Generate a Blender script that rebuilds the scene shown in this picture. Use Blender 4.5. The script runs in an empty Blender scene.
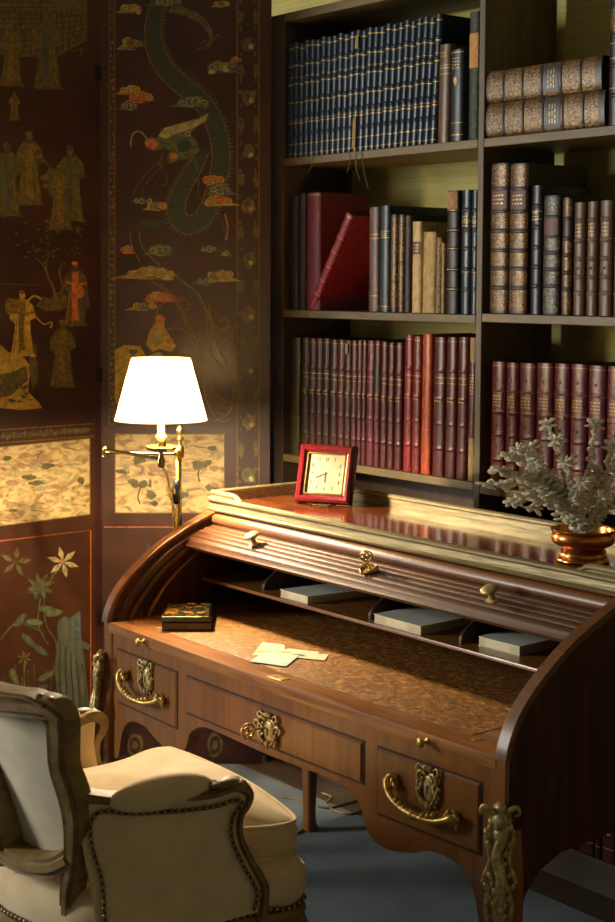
import bpy, math, random
from mathutils import Vector, Matrix
from mathutils.geometry import tessellate_polygon
PI = math.pi
SC = bpy.context.scene
COL = SC.collection
V = Vector
# ------------------------------------------------------------------ camera
CAM = V((3.5772810, -2.1478133, 1.7054902))
CR = V((0.62219161, 0.78284527, 0.00555721))
CU = V((-0.05689946, 0.03814063, 0.99765111))
CF = V((-0.78079450, 0.62104636, -0.06827426))
FPX, CX, CY = 1500.0, 307.5, 461 - 74.2686
cd = bpy.data.cameras.new('camera'); cam = bpy.data.objects.new('camera', cd); COL.objects.link(cam)
cam.matrix_world = Matrix(((CR.x, CU.x, -CF.x, CAM.x), (CR.y, CU.y, -CF.y, CAM.y), (CR.z, CU.z, -CF.z, CAM.z), (0, 0, 0, 1)))
cd.sensor_fit = 'HORIZONTAL'; cd.sensor_width = 36.0; cd.lens = FPX / 615 * 36; cd.shift_y = -74.2686 / 615
cd.clip_end = 60
cd.dof.use_dof = True; cd.dof.focus_distance = 3.95; cd.dof.aperture_fstop = 10
SC.camera = cam
# ------------------------------------------------------------------ world, light, exposure
w = bpy.data.worlds.new('world'); SC.world = w; w.use_nodes = True
w.node_tree.nodes['Background'].inputs[0].default_value = (0.54, 0.50, 0.43, 1)
w.node_tree.nodes['Background'].inputs[1].default_value = 0.04
def area(name, loc, target, size, size_y, power, color):
    l = bpy.data.lights.new(name, 'AREA'); l.shape = 'RECTANGLE'; l.size = size; l.size_y = size_y
    l.energy = power; l.color = color
    o = bpy.data.objects.new(name, l); COL.objects.link(o); o.location = loc
    o.rotation_euler = (V(target) - V(loc)).to_track_quat('-Z', 'Y').to_euler()
    return o
area('window_daylight', (-2.9, -4.3, 2.2), (0.6, 0.4, 1.0), 1.1, 1.9, 210, (1.0, 0.97, 0.88))
SC.view_settings.view_transform = 'Standard'; SC.view_settings.look = 'None'
SC.view_settings.exposure = 0.16; SC.view_settings.gamma = 1; SC.view_settings.use_curve_mapping = False
LAMP_POWER = 136

def at(px, py, ax, val):
    """world point where the sight line of a photo pixel meets a plane"""
    v = CF + CR * ((px - CX) / FPX) - CU * ((py - CY) / FPX)
    return CAM + v * ((val - CAM[ax]) / v[ax])
# ------------------------------------------------------------------ helpers
def tag(o, label=None, cat=None, group=None, kind=None):
    if label: o['label'] = label
    if cat: o['category'] = cat
    if group: o['group'] = group
    if kind: o['kind'] = kind
    return o
def empty(name, loc, rz=0, label=None, cat=None, group=None):
    o = bpy.data.objects.new(name, None); COL.objects.link(o)
    o.location = loc; o.rotation_euler = (0, 0, rz); o.empty_display_size = .05
    return tag(o, label, cat, group)
def root_of(o):
    while o.parent: o = o.parent
    return o
class MB:
    def __init__(s): s.v = []; s.f = []; s.m = []
    def add(s, vs, fs, m=0):
        b = len(s.v); s.v += [V(p) for p in vs]
        for f in fs: s.f.append([b + i for i in f]); s.m.append(m)
        return s
    def box(s, a, b, m=0):
        x0, y0, z0 = a; x1, y1, z1 = b
        p = [(x0,y0,z0),(x1,y0,z0),(x1,y1,z0),(x0,y1,z0),(x0,y0,z1),(x1,y0,z1),(x1,y1,z1),(x0,y1,z1)]
        return s.add(p, [(0,3,2,1),(4,5,6,7),(0,1,5,4),(1,2,6,5),(2,3,7,6),(3,0,4,7)], m)
    def loft(s, rings, m=0, closed=True, cap=True, mats=None):
        n = len(rings[0]); b = len(s.v)
        for r in rings: s.v += [V(p) for p in r]
        for i in range(len(rings) - 1):
            for j in range(n if closed else n - 1):
                k = (j + 1) % n
                s.f.append([b+i*n+j, b+i*n+k, b+(i+1)*n+k, b+(i+1)*n+j]); s.m.append(mats[i] if mats else m)
        if cap and closed:
            s.f.append([b + j for j in range(n)][::-1]); s.m.append(m)
            s.f.append([b + (len(rings)-1)*n + j for j in range(n)]); s.m.append(m)
        return s
    def tube(s, pts, r, n=8, m=0, ry=None, up=(0,0,1)):
        pts = [V(p) for p in pts]; rings = []
        for i, p in enumerate(pts):
            t = (pts[min(i+1, len(pts)-1)] - pts[max(i-1, 0)])
            if t.length < 1e-9: t = V((0,0,1))
            t.normalize(); u = V(up)
            if abs(t.dot(u)) > .96: u = V((1,0,0)) if abs(t.x) < .9 else V((0,1,0))
            a = t.cross(u).normalized(); b = a.cross(t).normalized()
            ra = r[i] if isinstance(r, (list, tuple)) else r
            rb = ra if ry is None else (ry[i] if isinstance(ry, (list, tuple)) else ry)
            rings.append([p + a*math.cos(2*PI*k/n)*ra + b*math.sin(2*PI*k/n)*rb for k in range(n)])
        return s.loft(rings, m)
    def sweep(s, pts, prof, side, m=0, scale=None):
        """profile (a,b): a along fixed side vector, b along side x tangent"""
        pts = [V(p) for p in pts]; sd = V(side).normalized(); rings = []
        for i, p in enumerate(pts):
            t = (pts[min(i+1, len(pts)-1)] - pts[max(i-1, 0)]).normalized()
            n = t.cross(sd).normalized(); q = scale[i] if scale else 1
            rings.append([p + sd*a*q + n*b*q for a, b in prof])
        return s.loft(rings, m)
    def lathe(s, prof, c=(0,0,0), n=24, m=0):
        c = V(c)
        return s.loft([[c + V((math.cos(2*PI*k/n)*r, math.sin(2*PI*k/n)*r, z)) for k in range(n)] for r, z in prof], m)
    def ell(s, c, r, m=0, n=10, k=6, rot=None):
        c = V(c); rings = []
        for i in range(k + 1):
            th = PI * (i + .0) / k; th = min(max(th, .02), PI - .02)
            ring = []
            for j in range(n):
                p = V((math.sin(th)*math.cos(2*PI*j/n)*r[0], math.sin(th)*math.sin(2*PI*j/n)*r[1], -math.cos(th)*r[2]))
                if rot is not None: p = rot @ p
                ring.append(c + p)
            rings.append(ring)
        return s.loft(rings, m)
    def poly(s, pts2, fn, m=0):
        """flat polygon pts2 mapped by fn"""
        p3 = [V((x, y, 0)) for x, y in pts2]
        tr = tessellate_polygon([p3])
        return s.add([fn(x, y) for x, y in pts2], [tuple(t) for t in tr], m)
    def prism(s, pts2, fa, fb, m=0):
        """outline extruded between mappings fa and fb"""
        n = len(pts2); p3 = [V((x, y, 0)) for x, y in pts2]; tr = tessellate_polygon([p3])
        vs = [fa(*p) for p in pts2] + [fb(*p) for p in pts2]
        fs = [tuple(t) for t in tr] + [tuple(i + n for i in t)[::-1] for t in tr]
        fs += [(i, (i+1) % n, n + (i+1) % n, n + i) for i in range(n)]
        return s.add(vs, fs, m)
    def build(s, name, mats, parent=None, smooth=35, bevel=0, label=None, local=False, seg=2, subsurf=0):
        me = bpy.data.meshes.new(name)
        if not isinstance(mats, (list, tuple)): mats = [mats]
        vs = s.v
        if parent is not None and not local:
            off = root_of(parent).matrix_basis.inverted()
            vs = [off @ p for p in vs]
        me.from_pydata([tuple(p) for p in vs], [], s.f)
        for m in mats: me.materials.append(m)
        me.polygons.foreach_set('material_index', s.m)
        if bevel <= 0 or subsurf:
            me.polygons.foreach_set('use_smooth', [bool(smooth)] * len(me.polygons))
        me.validate(); me.update()
        import bmesh
        bm = bmesh.new(); bm.from_mesh(me); bmesh.ops.recalc_face_normals(bm, faces=bm.faces); bm.to_mesh(me); bm.free()
        if smooth and not bevel and not subsurf: me.set_sharp_from_angle(angle=math.radians(smooth))
        o = bpy.data.objects.new(name, me); COL.objects.link(o)
        if parent is not None: o.parent = parent
        if bevel:
            b = o.modifiers.new('bevel', 'BEVEL'); b.width = bevel; b.segments = seg; b.limit_method = 'ANGLE'; b.angle_limit = .6
            b.harden_normals = False
        if subsurf:
            b = o.modifiers.new('sub', 'SUBSURF'); b.levels = subsurf; b.render_levels = subsurf
        if label: o['label'] = label
        return o
def spline(pts, n=6):
    """Catmull-Rom through points (any dimension)"""
    pts = [tuple(p) for p in pts]; out = []
    P = [pts[0]] + pts + [pts[-1]]
    for i in range(1, len(P) - 2):
        for k in range(n):
            t = k / n; a, b, c, d = P[i-1], P[i], P[i+1], P[i+2]
            out.append(tuple(.5*((2*b[j]) + (c[j]-a[j])*t + (2*a[j]-5*b[j]+4*c[j]-d[j])*t*t + (3*b[j]-a[j]-3*c[j]+d[j])*t**3) for j in range(len(b))))
    out.append(pts[-1]); return out
def lerp(a, b, t): return a + (b - a) * t
def interp(xs, ys, x):
    if x <= xs[0]: return ys[0]
    for i in range(len(xs) - 1):
        if x <= xs[i+1]: return lerp(ys[i], ys[i+1], (x - xs[i]) / (xs[i+1] - xs[i]))
    return ys[-1]
# ------------------------------------------------------------------ materials
def mat(name, c1, c2=None, rough=.5, metal=0, kind='noise', scale=(10,10,10), bump=0, coat=0, spec=.5, contrast=(.35,.65), detail=4, c3=None, rough2=None, dist=0, sheen=0, bscale=None):
    m = bpy.data.materials.new(name); m.use_nodes = True; nt = m.node_tree; N = nt.nodes; L = nt.links
    b = N['Principled BSDF']; b.inputs['Roughness'].default_value = rough; b.inputs['Metallic'].default_value = metal
    b.inputs['Coat Weight'].default_value = coat; b.inputs['Coat Roughness'].default_value = .12
    b.inputs['Specular IOR Level'].default_value = spec
    if sheen: b.inputs['Sheen Weight'].default_value = sheen
    b.inputs['Base Color'].default_value = (*c1, 1)
    if c2 is not None:
        tc = N.new('ShaderNodeTexCoord'); mp = N.new('ShaderNodeMapping'); L.new(tc.outputs['Object'], mp.inputs[0])
        mp.inputs['Scale'].default_value = scale
        if kind == 'noise' or kind == 'wood':
            t = N.new('ShaderNodeTexNoise'); t.inputs['Scale'].default_value = 1; t.inputs['Detail'].default_value = detail
            t.inputs['Distortion'].default_value = dist; out = t.outputs[0]
        elif kind == 'voronoi':
            t = N.new('ShaderNodeTexVoronoi'); t.inputs['Scale'].default_value = 1; out = t.outputs['Distance']
        elif kind == 'wave':
            t = N.new('ShaderNodeTexWave'); t.inputs['Scale'].default_value = 1; t.inputs['Distortion'].default_value = dist; t.inputs['Detail'].default_value = detail; out = t.outputs[1]
        L.new(mp.outputs[0], t.inputs['Vector'])
        r = N.new('ShaderNodeValToRGB'); r.color_ramp.elements[0].position = contrast[0]; r.color_ramp.elements[1].position = contrast[1]
        r.color_ramp.elements[0].color = (*c1, 1); r.color_ramp.elements[1].color = (*c2, 1)
        if c3 is not None:
            e = r.color_ramp.elements.new((contrast[0] + contrast[1]) / 2); e.color = (*c3, 1)
        L.new(out, r.inputs[0]); L.new(r.outputs[0], b.inputs['Base Color'])
        if rough2 is not None:
            mr = N.new('ShaderNodeMapRange'); mr.inputs['To Min'].default_value = rough; mr.inputs['To Max'].default_value = rough2
            mr.inputs['From Min'].default_value = .3; mr.inputs['From Max'].default_value = .7
            L.new(out, mr.inputs[0]); L.new(mr.outputs[0], b.inputs['Roughness'])
        if bump:
            src = out
            if bscale:
                mp2 = N.new('ShaderNodeMapping'); mp2.inputs['Scale'].default_value = bscale; L.new(tc.outputs['Object'], mp2.inputs[0])
                t2 = N.new('ShaderNodeTexNoise'); t2.inputs['Scale'].default_value = 1; t2.inputs['Detail'].default_value = 3; L.new(mp2.outputs[0], t2.inputs['Vector']); src = t2.outputs[0]
            bp = N.new('ShaderNodeBump'); bp.inputs['Strength'].default_value = bump; bp.inputs['Distance'].default_value = .002
            L.new(src, bp.inputs['Height']); L.new(bp.outputs[0], b.inputs['Normal'])
    return m
def hx(h):
    c = [int(h[i:i+2], 16) / 255 for i in (0, 2, 4)]
    return tuple(x / 12.92 if x <= .04045 else ((x + .055) / 1.055) ** 2.4 for x in c)
# ------------------------------------------------------------------ the room
M_carpet = mat('blue_grey_carpet', hx('606a70'), hx('727b80'), .95, kind='noise', scale=(4,4,4), bump=.9, bscale=(260,260,260), spec=.1, detail=8)
M_floor = mat('brown_floorboard', hx('352a1e'), hx('4a3b2a'), .6, kind='wood', scale=(3,40,3), bump=.1)
M_wallfab = mat('olive_wall_fabric', hx('b8ad68'), hx('c8be7c'), .9, kind='noise', scale=(4,4,160), bump=.2, spec=.1)
M_wallside = mat('dark_red_wall', hx('2c130c'), hx('3a1a10'), .8, scale=(3,3,3))
def struct(name, mb, m, **k): return tag(mb.build(name, m, **k), kind='structure')
struct('floor', MB().box((-4.2, -5.2, -.06), (4.4, .927, 0)), M_carpet)
struct('trim_floorboard', MB().box((-4.2, .9271, -.06), (4.4, 1.40, -.001)), M_floor)
struct('wall_back', MB().box((-4.2, 1.40, -.06), (4.4, 1.5, 3.1)), M_wallfab)
struct('wall_left', MB().box((-4.3, -5.2, -.06), (-4.2, 1.5, 3.1)), M_wallside)
struct('wall_right_bounce', MB().box((4.4, -5.2, -.06), (4.5, 1.5, 3.1)), mat('cream_wall', hx('b9ab8a'), hx('c4b796'), .9, scale=(3,3,3)))  # unseen pale wall, added to bounce daylight onto right-facing sides
struct('ceiling', MB().box((-4.3, -5.2, 3.1), (4.4, 1.5, 3.2)), mat('plaster_ceiling', hx('8f887a'), hx('979082'), .9, scale=(3,3,3)))
# ------------------------------------------------------------------ bookcase
YB = 1.05; YBACK = 1.36
M_oak = mat('dull_oak_shelf', hx('544527'), hx('6e5b36'), .5, kind='wood', scale=(3,30,30), bump=.08, detail=6)
M_oakv = mat('dull_oak_upright', hx('4a3c24'), hx('62502f'), .5, kind='wood', scale=(30,30,3), bump=.08, detail=6)
M_oakd = mat('shaded_dark_oak', hx('2e2116'), hx('3d2c1e'), .55, kind='wood', scale=(30,4,3))  # oak with shade mixed into its colour
bc = empty('bookcase', (.38, 1.2, 0), 0, 'tall open oak bookcase with two bays of old books against the olive wall', 'bookcase')
XR = 1.42
MB().box((-.68, YB, 0), (-.582, YBACK, 2.636)).build('side_panel', M_oakd, bc, bevel=.003)  # darker oak than the other uprights, standing for the shade here
MB().box((.366, YB, .1), (.39, YBACK, 3.0)).build('divider', M_oakv, bc, bevel=.002)
MB().box((XR, YB, 0), (XR + .05, YBACK, 3.0)).build('side_panel', M_oakv, bc, bevel=.002)
SH = {1: 2.139, 2: 1.610, 3: 1.110}
def shelf(x0, x1, z, t=.026): MB().box((x0, YB, z - t), (x1, YBACK, z)).build('shelf', M_oak, bc, bevel=.002)
shelf(-.58, .365, 2.636, .03)
for z in (2.139, 1.616, 1.110, .6): shelf(-.58, .365, z)
for z in (2.139, 1.621, 1.105, .6): shelf(.391, XR, z)
MB().box((-.58, YB + .005, 0), (XR, YBACK, .098)).build('plinth', M_floor, bc, bevel=.002)
MB().box((-.58, 1.34, .1), (XR, 1.358, 1.08)).build('shade_board', M_oakd, bc)  # added dark sheet hiding the wall, stands for shade in the lower bays
MB().box((-.58, YB + .012, .1), (.365, YB + .03, .598)).build('cupboard_door', M_oakd, bc, bevel=.002)
# ------------------------------------------------------------------ books
BM = {}
def leather(name, c, rough=.33, var=.75, coat=.0):
    if name not in BM:
        a = hx(c); BM[name] = mat('leather_' + name, tuple(x*var for x in a), tuple(min(1, x*1.25) for x in a), rough, scale=(60,60,35), bump=.15, rough2=rough + .07, detail=5, coat=coat, spec=.42)
    return BM[name]
M_gilt = mat('gilt_line', hx('d2b062'), hx('93743a'), .38, .15, scale=(180,180,180))
M_giltorn = mat('gilt_ornament', hx('1f140e'), hx('94703a'), .4, .3, kind='noise', scale=(190,190,150), contrast=(.49,.57), detail=2, dist=2.2)
M_giltorn2 = mat('worn_silver_gilt_ornament', hx('16161a'), hx('7d7764'), .42, .3, kind='noise', scale=(180,180,150), contrast=(.5,.6), detail=2, dist=2)
M_page = mat('aged_page_edge', hx('a8977a'), hx('7d6d50'), .8, scale=(400,20,20))
M_paged = mat('dark_page_edge', hx('3a2f25'), hx('2a211a'), .8, scale=(400,20,20))
M_tan = mat('torn_tan_backing', hx('8a6a42'), hx('a5855a'), .8, scale=(40,40,40))
M_lab_o = mat('pale_orange_label', hx('b07d42'), hx('c19052'), .7, scale=(60,60,60))
M_lab_red = mat('maroon_label', hx('4a1f1c'), hx('5f2b25'), .5, scale=(60,60,60))
M_lab_blk = mat('black_label', hx('121418'), hx('1d2026'), .4, scale=(60,60,60))
def book(name, loc, w, h, d, lth, lean=0, bands=(), lines=(), orn=(), title=None, label='', cat='book', group=None, labmat=None, labz=None, round_=.35, pages=None, rotm=None, rib=.0022, orn_m=None, glyph=()):
    """spine faces -y, origin at the bottom middle of the spine; bands, lines, orn, title as fractions of height"""
    t = empty(name, loc, 0, label, cat, group)
    if rotm is not None: t.rotation_euler = rotm
    else: t.rotation_euler = (0, lean, 0)
    hw = w / 2; sd = min(w * round_, .008); th = .0022
    ns = 8
    def ring(z, bul):
        o = []
        for k in range(ns + 1):
            a = PI * k / ns
            o.append(V((-math.cos(a)*(hw + bul*.3), sd - math.sin(a)*(sd + bul), z)))
        o.append(V((hw, d, z)))
        o.append(V((hw - th, d, z)));
        o.append(V((hw - th, sd + .004, z)))
        o.append(V((-hw + th, sd + .004, z)))
        o.append(V((-hw + th, d, z)))
        o.append(V((-hw, d, z)))
        return o
    cuts = [(0., 0, 0), (1., 0, 0)]
    ev = []
    for b in bands:
        e = .0065 / h * .5
        ev += [(b - e*2.6, 0, None), (b + e*2.6, 0, None), (b - e*1.6, 0, None), (b - e*.7, rib, None), (b + e*.7, rib, None), (b + e*1.6, 0, None)]
    rows = [(0., 0)] + [(z, bl) for z, bl, _ in ev] + [(1., 0)]
    def addcut(z):
        rows.append((z, None))
    for l in lines: addcut(l[0] - l[1]/2/h); addcut(l[0] + l[1]/2/h)
    for a, b in orn: addcut(a); addcut(b)
    rows.append((.004/h, 0)); rows.append((1 - .004/h, 0))
    rows.sort(key=lambda r: r[0])
    base = sorted([(z, b) for z, b in rows if b is not None])
    rr = [(z, interp([q[0] for q in base], [q[1] for q in base], z) if b is None else b) for z, b in rows]
    mb = MB(); rings = [ring(max(0, min(1, z))*h, b) for z, b in rr]; n = len(rings[0]); bb = 0
    for r_ in rings: mb.v += r_
    for i in range(len(rings) - 1):
        zc = (rr[i][0] + rr[i+1][0]) / 2
        mi = 0
        for a, b in orn:
            if a < zc < b: mi = 2
        for l in lines:
            if abs(zc - l[0]) < l[1]/2/h: mi = 1
        for j in range(n):
            k = (j + 1) % n
            q = mi if (j < ns) else 0
            mb.f.append([i*n+j, i*n+k, (i+1)*n+k, (i+1)*n+j]); mb.m.append(q)
    mb.f.append(list(range(n))[::-1]); mb.m.append(0)
    mb.f.append([(len(rings)-1)*n + j for j in range(n)]); mb.m.append(0)
    mb.build('cover', [lth, M_gilt, orn_m or M_giltorn], t, local=True, smooth=40)
    MB().box((-hw + th, sd + .0045, .003), (hw - th, d - .004, h - .004)).build('page_block', pages or M_page, t, local=True, smooth=0)
    def patch(z0, z1, m, nm, a0=.18, a1=.82, off=.0007):
        q = MB(); R = []
        for z in (z0*h, z1*h):
            row = []
            for k in range(7):
                a = PI * lerp(a0, a1, k/6)
                row.append(V((-math.cos(a)*(hw + off), sd - math.sin(a)*(sd + off) - off, z)))
            R.append(row)
        q.loft(R, closed=False); q.build(nm, m, t, local=True)
    if labz:
        for (z0, z1, mm) in labz: patch(z0, z1, mm, 'title_label')
    if title:
        q = MB(); z0, z1 = title; rnd = random.Random(int(w*1e5) + int(h*1e4)); nl = max(2, int((z1 - z0)*h/.009))
        for i in range(nl):
            z = lerp(z0, z1, (i + .5)/nl)*h; nch = rnd.choice((3, 4, 5)); 
            for c in range(nch):
                a = PI*lerp(.30, .70, (c + .5)/nch); da = PI*.4/nch*.33
                p = []
                for aa, zz in ((a-da, z-.002), (a+da, z-.002), (a+da, z+.002), (a-da, z+.002)):
                    p.append(V((-math.cos(aa)*(hw+.001), sd - math.sin(aa)*(sd+.001) - .0012, zz)))
                q.add(p, [(0,1,2,3)])
        for g in glyph:
            z = g*h
            for k in range(2):
                a = PI*.5; p = [V((x_, sd - (sd + .0022), z + z_)) for x_, z_ in ((-.0025, -.005+.0), (.0025, -.003), (.0015, .001 + k*.004), (-.0025, .005))]
                q.add(p, [(0,1,2,3)])
        q.build('gilt_title', M_gilt, t, local=True, smooth=0)
    return t
YS = YB + .005
def place(px0, px1, zshelf, ytop=None, h=None, y=YS):
    """x of left/right edge from photo columns, height from row"""
    # use row near the shelf
    def xof(px, z):
        v = CF + CR*((px - CX)/FPX); a = CAM.x + (y - CAM.y)*0
        # solve py for z: iterate
        py = 300
        for _ in range(12):
            p = at(px, py, 1, y); py += (p.z - z) * FPX / 4.6
        return p.x
    x0, x1 = xof(px0, zshelf), xof(px1, zshelf)
    if h is None:
        p = at((px0 + px1)/2, ytop, 1, y); h = p.z - zshelf
    return (x0 + x1)/2, (x1 - x0), h
ORD = ['leftmost', 'second', 'third', 'fourth', 'fifth', 'sixth', 'seventh', 'eighth', 'ninth', 'tenth', 'eleventh', 'twelfth', 'thirteenth', 'fourteenth', 'fifteenth', 'sixteenth', 'seventeenth', 'eighteenth', 'nineteenth', 'twentieth', 'twenty-first', 'twenty-second', 'twenty-third', 'twenty-fourth', 'twenty-fifth', 'twenty-sixth', 'twenty-seventh', 'twenty-eighth']
def ordn(i, n):
    if i == 0: return 'leftmost'
    if i == n - 1: return 'rightmost'
    return ORD[i] + ' from the left'
# --- top shelf of the left bay: long set of dark blue volumes
blue = leather('midnight_blue', '18293a', .28, .6)
X0 = at(287, 150, 1, YS).x; X1 = at(434.5, 146, 1, YS).x; NB = 26; wv = (X1 - X0)/NB
for i in range(NB):
    f = i/(NB - 1); x = X0 + wv*(i + .5); lean = lerp(.0, .060, min(1, f*1.3))
    zj = 0
    torn = i in (12,)
    t = book('book', (x, YS, SH[1] + .0012 + abs(math.sin(lean))*wv*.5), wv*.965*math.cos(lean), .388 + (.004*math.sin(i*2.3)), .235, blue, lean,
         bands=(.2, .36, .5, .66, .82), lines=((.115, .003), (.30, .0035), (.325, .0015), (.48, .0035), (.64, .0035), (.70, .0015), (.80, .0035), (.955, .0035), (.03, .0022)),
         pages=M_paged, label='dark blue gilt-banded volume%s, %s in the long blue set' % (' with torn spine' if torn else '', ordn(i, NB)),
         group='matching blue volumes on the top left shelf')
    if torn:
        for a, b, off in ((.02, .3, 0), (.86, .99, 0)):
            q = MB(); q.add([V((-.008, -.0022, a*.384)), V((.009, -.0022, a*.384 + .004)), V((.008, -.0022, b*.384)), V((-.006, -.0022, b*.384 - .012))], [(0,1,2,3)])
            q.build('torn_spine_patch', M_tan, t, local=True, smooth=0)
def ib(pb0, pb1, ytop, zs, lth, label, lean=0, d=.2, y=YS, **k):
    x, w_, h = place(pb0, pb1, zs, ytop, y=y)
    return book('book', (x, y, zs + .0012 + abs(math.sin(lean))*w_*.5), w_*.96*abs(math.cos(lean)), h, d, lth, lean, label=label, **k)
brown = leather('tan_brown', '5d4330'); navy = leather('navy', '1c2733'); blk = leather('black', '16181b'); dgreen = leather('dark_green', '26301f')
x, w_, h = place(436, 447.5, SH[1], 45)
book('book', (x, YS, SH[1]+.001), w_*.95, h, .2, brown, .02, lines=((.76, .003), (.79, .002), (.7, .002)), title=(.86, .93), label='plain tan-brown book between the long blue set and the crested navy book', pages=M_paged)
t = ib(448.5, 461.5, 50, SH[1], navy, 'navy book with a gilt crest on its spine on the top left shelf', lines=((.07, .003), (.2, .002), (.97,.003)), title=(.78, .92), pages=M_paged)
q = MB(); ww = .0085
q.poly([(-ww, .012), (-ww*.4, .006), (0, .014), (ww*.4, .006), (ww, .012), (ww*.9, -.004), (0, -.018), (-ww*.9, -.004)], lambda x, z: V((x, -.0016, .182 + z)))
q.build('gilt_crest', M_gilt, t, local=True, smooth=0)
book('book', (place(456, 464, SH[1], 20)[0] + .004, YS + .045, SH[1] + .001), .021, .372, .19, blk, 0, label='tall black book standing back behind the crested navy book', pages=M_paged)
x, w_, h = place(467, 477.3, SH[1], 12)
book('book', (x, YS, SH[1]+.001), w_*.97, h, .22, mat('marbled_green_cloth', hx('141a12'), hx('3b4428'), .6, scale=(90,90,60), contrast=(.4,.62)), 0, label='tall marbled green book with an orange paper label beside the divider', labz=((.56, .83, M_lab_o),), title=(.7, .8), pages=M_paged)
# --- top shelf, right bay: two folios lying flat, one upright
Zr1 = 2.139
fol = leather('folio_brown', '33211a', .35)
def folio(z, px0, px1, py_mid, label, hgt):
    p0 = at(px0, py_mid, 1, YS); p1 = at(px1, py_mid, 1, YS); L_ = p1.x - p0.x
    t = book('folio', (p0.x, YS, z + hgt/2), hgt, L_, .24, fol, bands=(.16, .33, .5, .665, .83), rib=.003, orn=((.02, .145), (.175, .315), (.345, .485), (.515, .65), (.68, .815), (.845, .95)), labz=((.52, .645, M_lab_blk),), title=(.55, .62), label=label, rotm=(0, PI/2, 0), group='pair of gilt folios lying flat on the upper right shelf', pages=M_paged, round_=.45)
    return t
folio(Zr1 + .001, 485.5, 604, 118, 'lower of two thick gilt-spined folios lying flat on the upper right shelf', .099)
folio(Zr1 + .102, 486, 601, 86, 'upper of two thick gilt-spined folios lying flat on the upper right shelf', .093)
p = at(606.5, 124, 1, YS)
book('book', (p.x + .026, YS, Zr1 + .001), .05, .40, .24, leather('purple_brown', '2b2024'), bands=(.2, .4, .6, .8), orn=((.63, .78),), lines=((.45, .002), (.55, .002), (.25, .002)), label='upright dark ribbed book to the right of the flat folios', pages=M_paged)
# --- second shelf, right bay
Z2 = 1.6216
big = leather('old_gilt_calf', '30241c', .4)
six = (.17, .30, .42, .55, .68, .83)
orn7 = ((.02, .155), (.19, .285), (.32, .41), (.44, .54), (.57, .67), (.85, .985))
for k, (a, b) in enumerate(((487.5, 506), (506.5, 525))):
    ib(a, b, 164, Z2, big, '%s of two tall gilt-panelled calf volumes on the middle right shelf' % ('left' if k == 0 else 'right'), d=.26, bands=six, rib=.003, orn=orn7, labz=((.7, .82, M_lab_red),), title=(.72, .8), group='two tall gilt calf volumes', pages=M_paged)
ib(528.5, 539.5, 186, Z2, leather('blue_black', '191c22'), 'thin blue-black ribbed book beside the tall gilt calf pair', bands=(.22, .37, .52, .68, .84), lines=((.74, .002), (.8, .002)), title=(.72, .8), pages=M_paged)
ib(540.5, 557.5, 196, Z2, leather('worn_black_calf', '232126', .45), 'wide worn black volume with silvery ornament on the middle right shelf', bands=(.24, .38, .52, .66, .82), orn=((.02, .22), (.26, .36), (.4, .5), (.54, .64), (.84, .98)), orn_m=M_giltorn2, labz=((.67, .81, M_lab_red),), pages=M_paged)
ib(559.5, 569.5, 198, Z2, big, 'slim brightly gilt volume between the worn black and plain brown books', bands=(.22, .36, .51, .65, .82), orn=((.02, .2), (.24, .34), (.38, .49), (.53, .63), (.84, .98)), pages=M_paged)
calf = leather('plain_brown_calf', '5b4234', .36)
for k, (a, b, yt) in enumerate(((571.5, 582.5, 203), (584.5, 595, 202), (597, 610, 201), (611.5, 624, 200))):
    ib(a, b, yt, Z2, calf, 'plain brown calf volume, %s of the brown row on the middle right shelf' % ('first', 'second', 'third', 'last')[k], bands=(.2, .34, .5, .66, .84), lines=((.19, .0015), (.67, .0015)), title=(.69, .82), glyph=(.42,), group='plain brown volumes on the middle right shelf', pages=M_paged)
# --- third shelf, right bay: maroon set
Z3 = 1.1056
mar = leather('maroon', '541a20', .27)
bx = [488.5, 503, 516, 533, 550.5, 567, 584.5, 603, 622]
bt = [362, 363, 363.5, 363.5, 364, 364.5, 366, 367]
for k in range(8):
    ib(bx[k] + .3, bx[k+1] - .3, bt[k], Z3, mar, 'maroon ribbed volume behind the crystal flowers, %s of its row' % ordn(k, 8), d=.22, bands=(.22, .42, .6, .78), lines=((.77, .0012), (.61, .0012), (.97, .0015), (.04, .0015)), title=(.64, .74), glyph=(.86, .5, .32, .12), group='maroon set behind the crystal flowers', pages=M_paged)
# --- second shelf, left bay
Z2L = 1.6166
dred = leather('dark_red_cloth', '5c1620', .5)
ib(305, 319, 193, Z2L, dred, 'dark red upright book at the left of the second left shelf', d=.22, lines=((.98, .002),), pages=M_paged)
ib(289, 297, 196, Z2L, leather('soot_black', '161012', .6), 'black book at the far left of the second left shelf', d=.22, pages=M_paged)
ib(298, 304.5, 194, Z2L, leather('soot_brown', '1f1210', .6), 'narrow dark brown book left of the upright red book', d=.22, pages=M_paged)
p0 = at(307, 307, 1, YS)
ln = .575
book('book', (p0.x + .022, YS - .004, Z2L + .010), .034, .372, .215, leather('crimson_cloth', '7a1a22', .45), ln, bands=(.15, .3, .45, .6, .75, .88), lines=((.15, .002), (.3, .002), (.45, .002), (.6, .002), (.75, .002), (.97, .003)), label='crimson ribbed book leaning to the right on the second left shelf', pages=M_paged)
ib(367.2, 377.5, 207.5, Z2L, leather('purple_tan', '5a4038', .4), 'faded purple-brown book beside the leaning crimson book', lines=((.7, .0025), (.74, .002), (.15, .002)), pages=M_paged)
ib(378.2, 388, 206, Z2L, leather('slate_blue', '26343a', .35), 'slate blue book beside the faded purple-brown book', d=.26, lines=((.7, .003), (.76, .002), (.05, .002)), title=(.71, .75), pages=M_paged)
ib(388.8, 395.8, 215, Z2L, big, 'slim patterned gilt book, left one of a pair on the second left shelf', orn=((.02, .3), (.32, .97)), pages=M_paged, group='slim patterned gilt pair')
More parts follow.
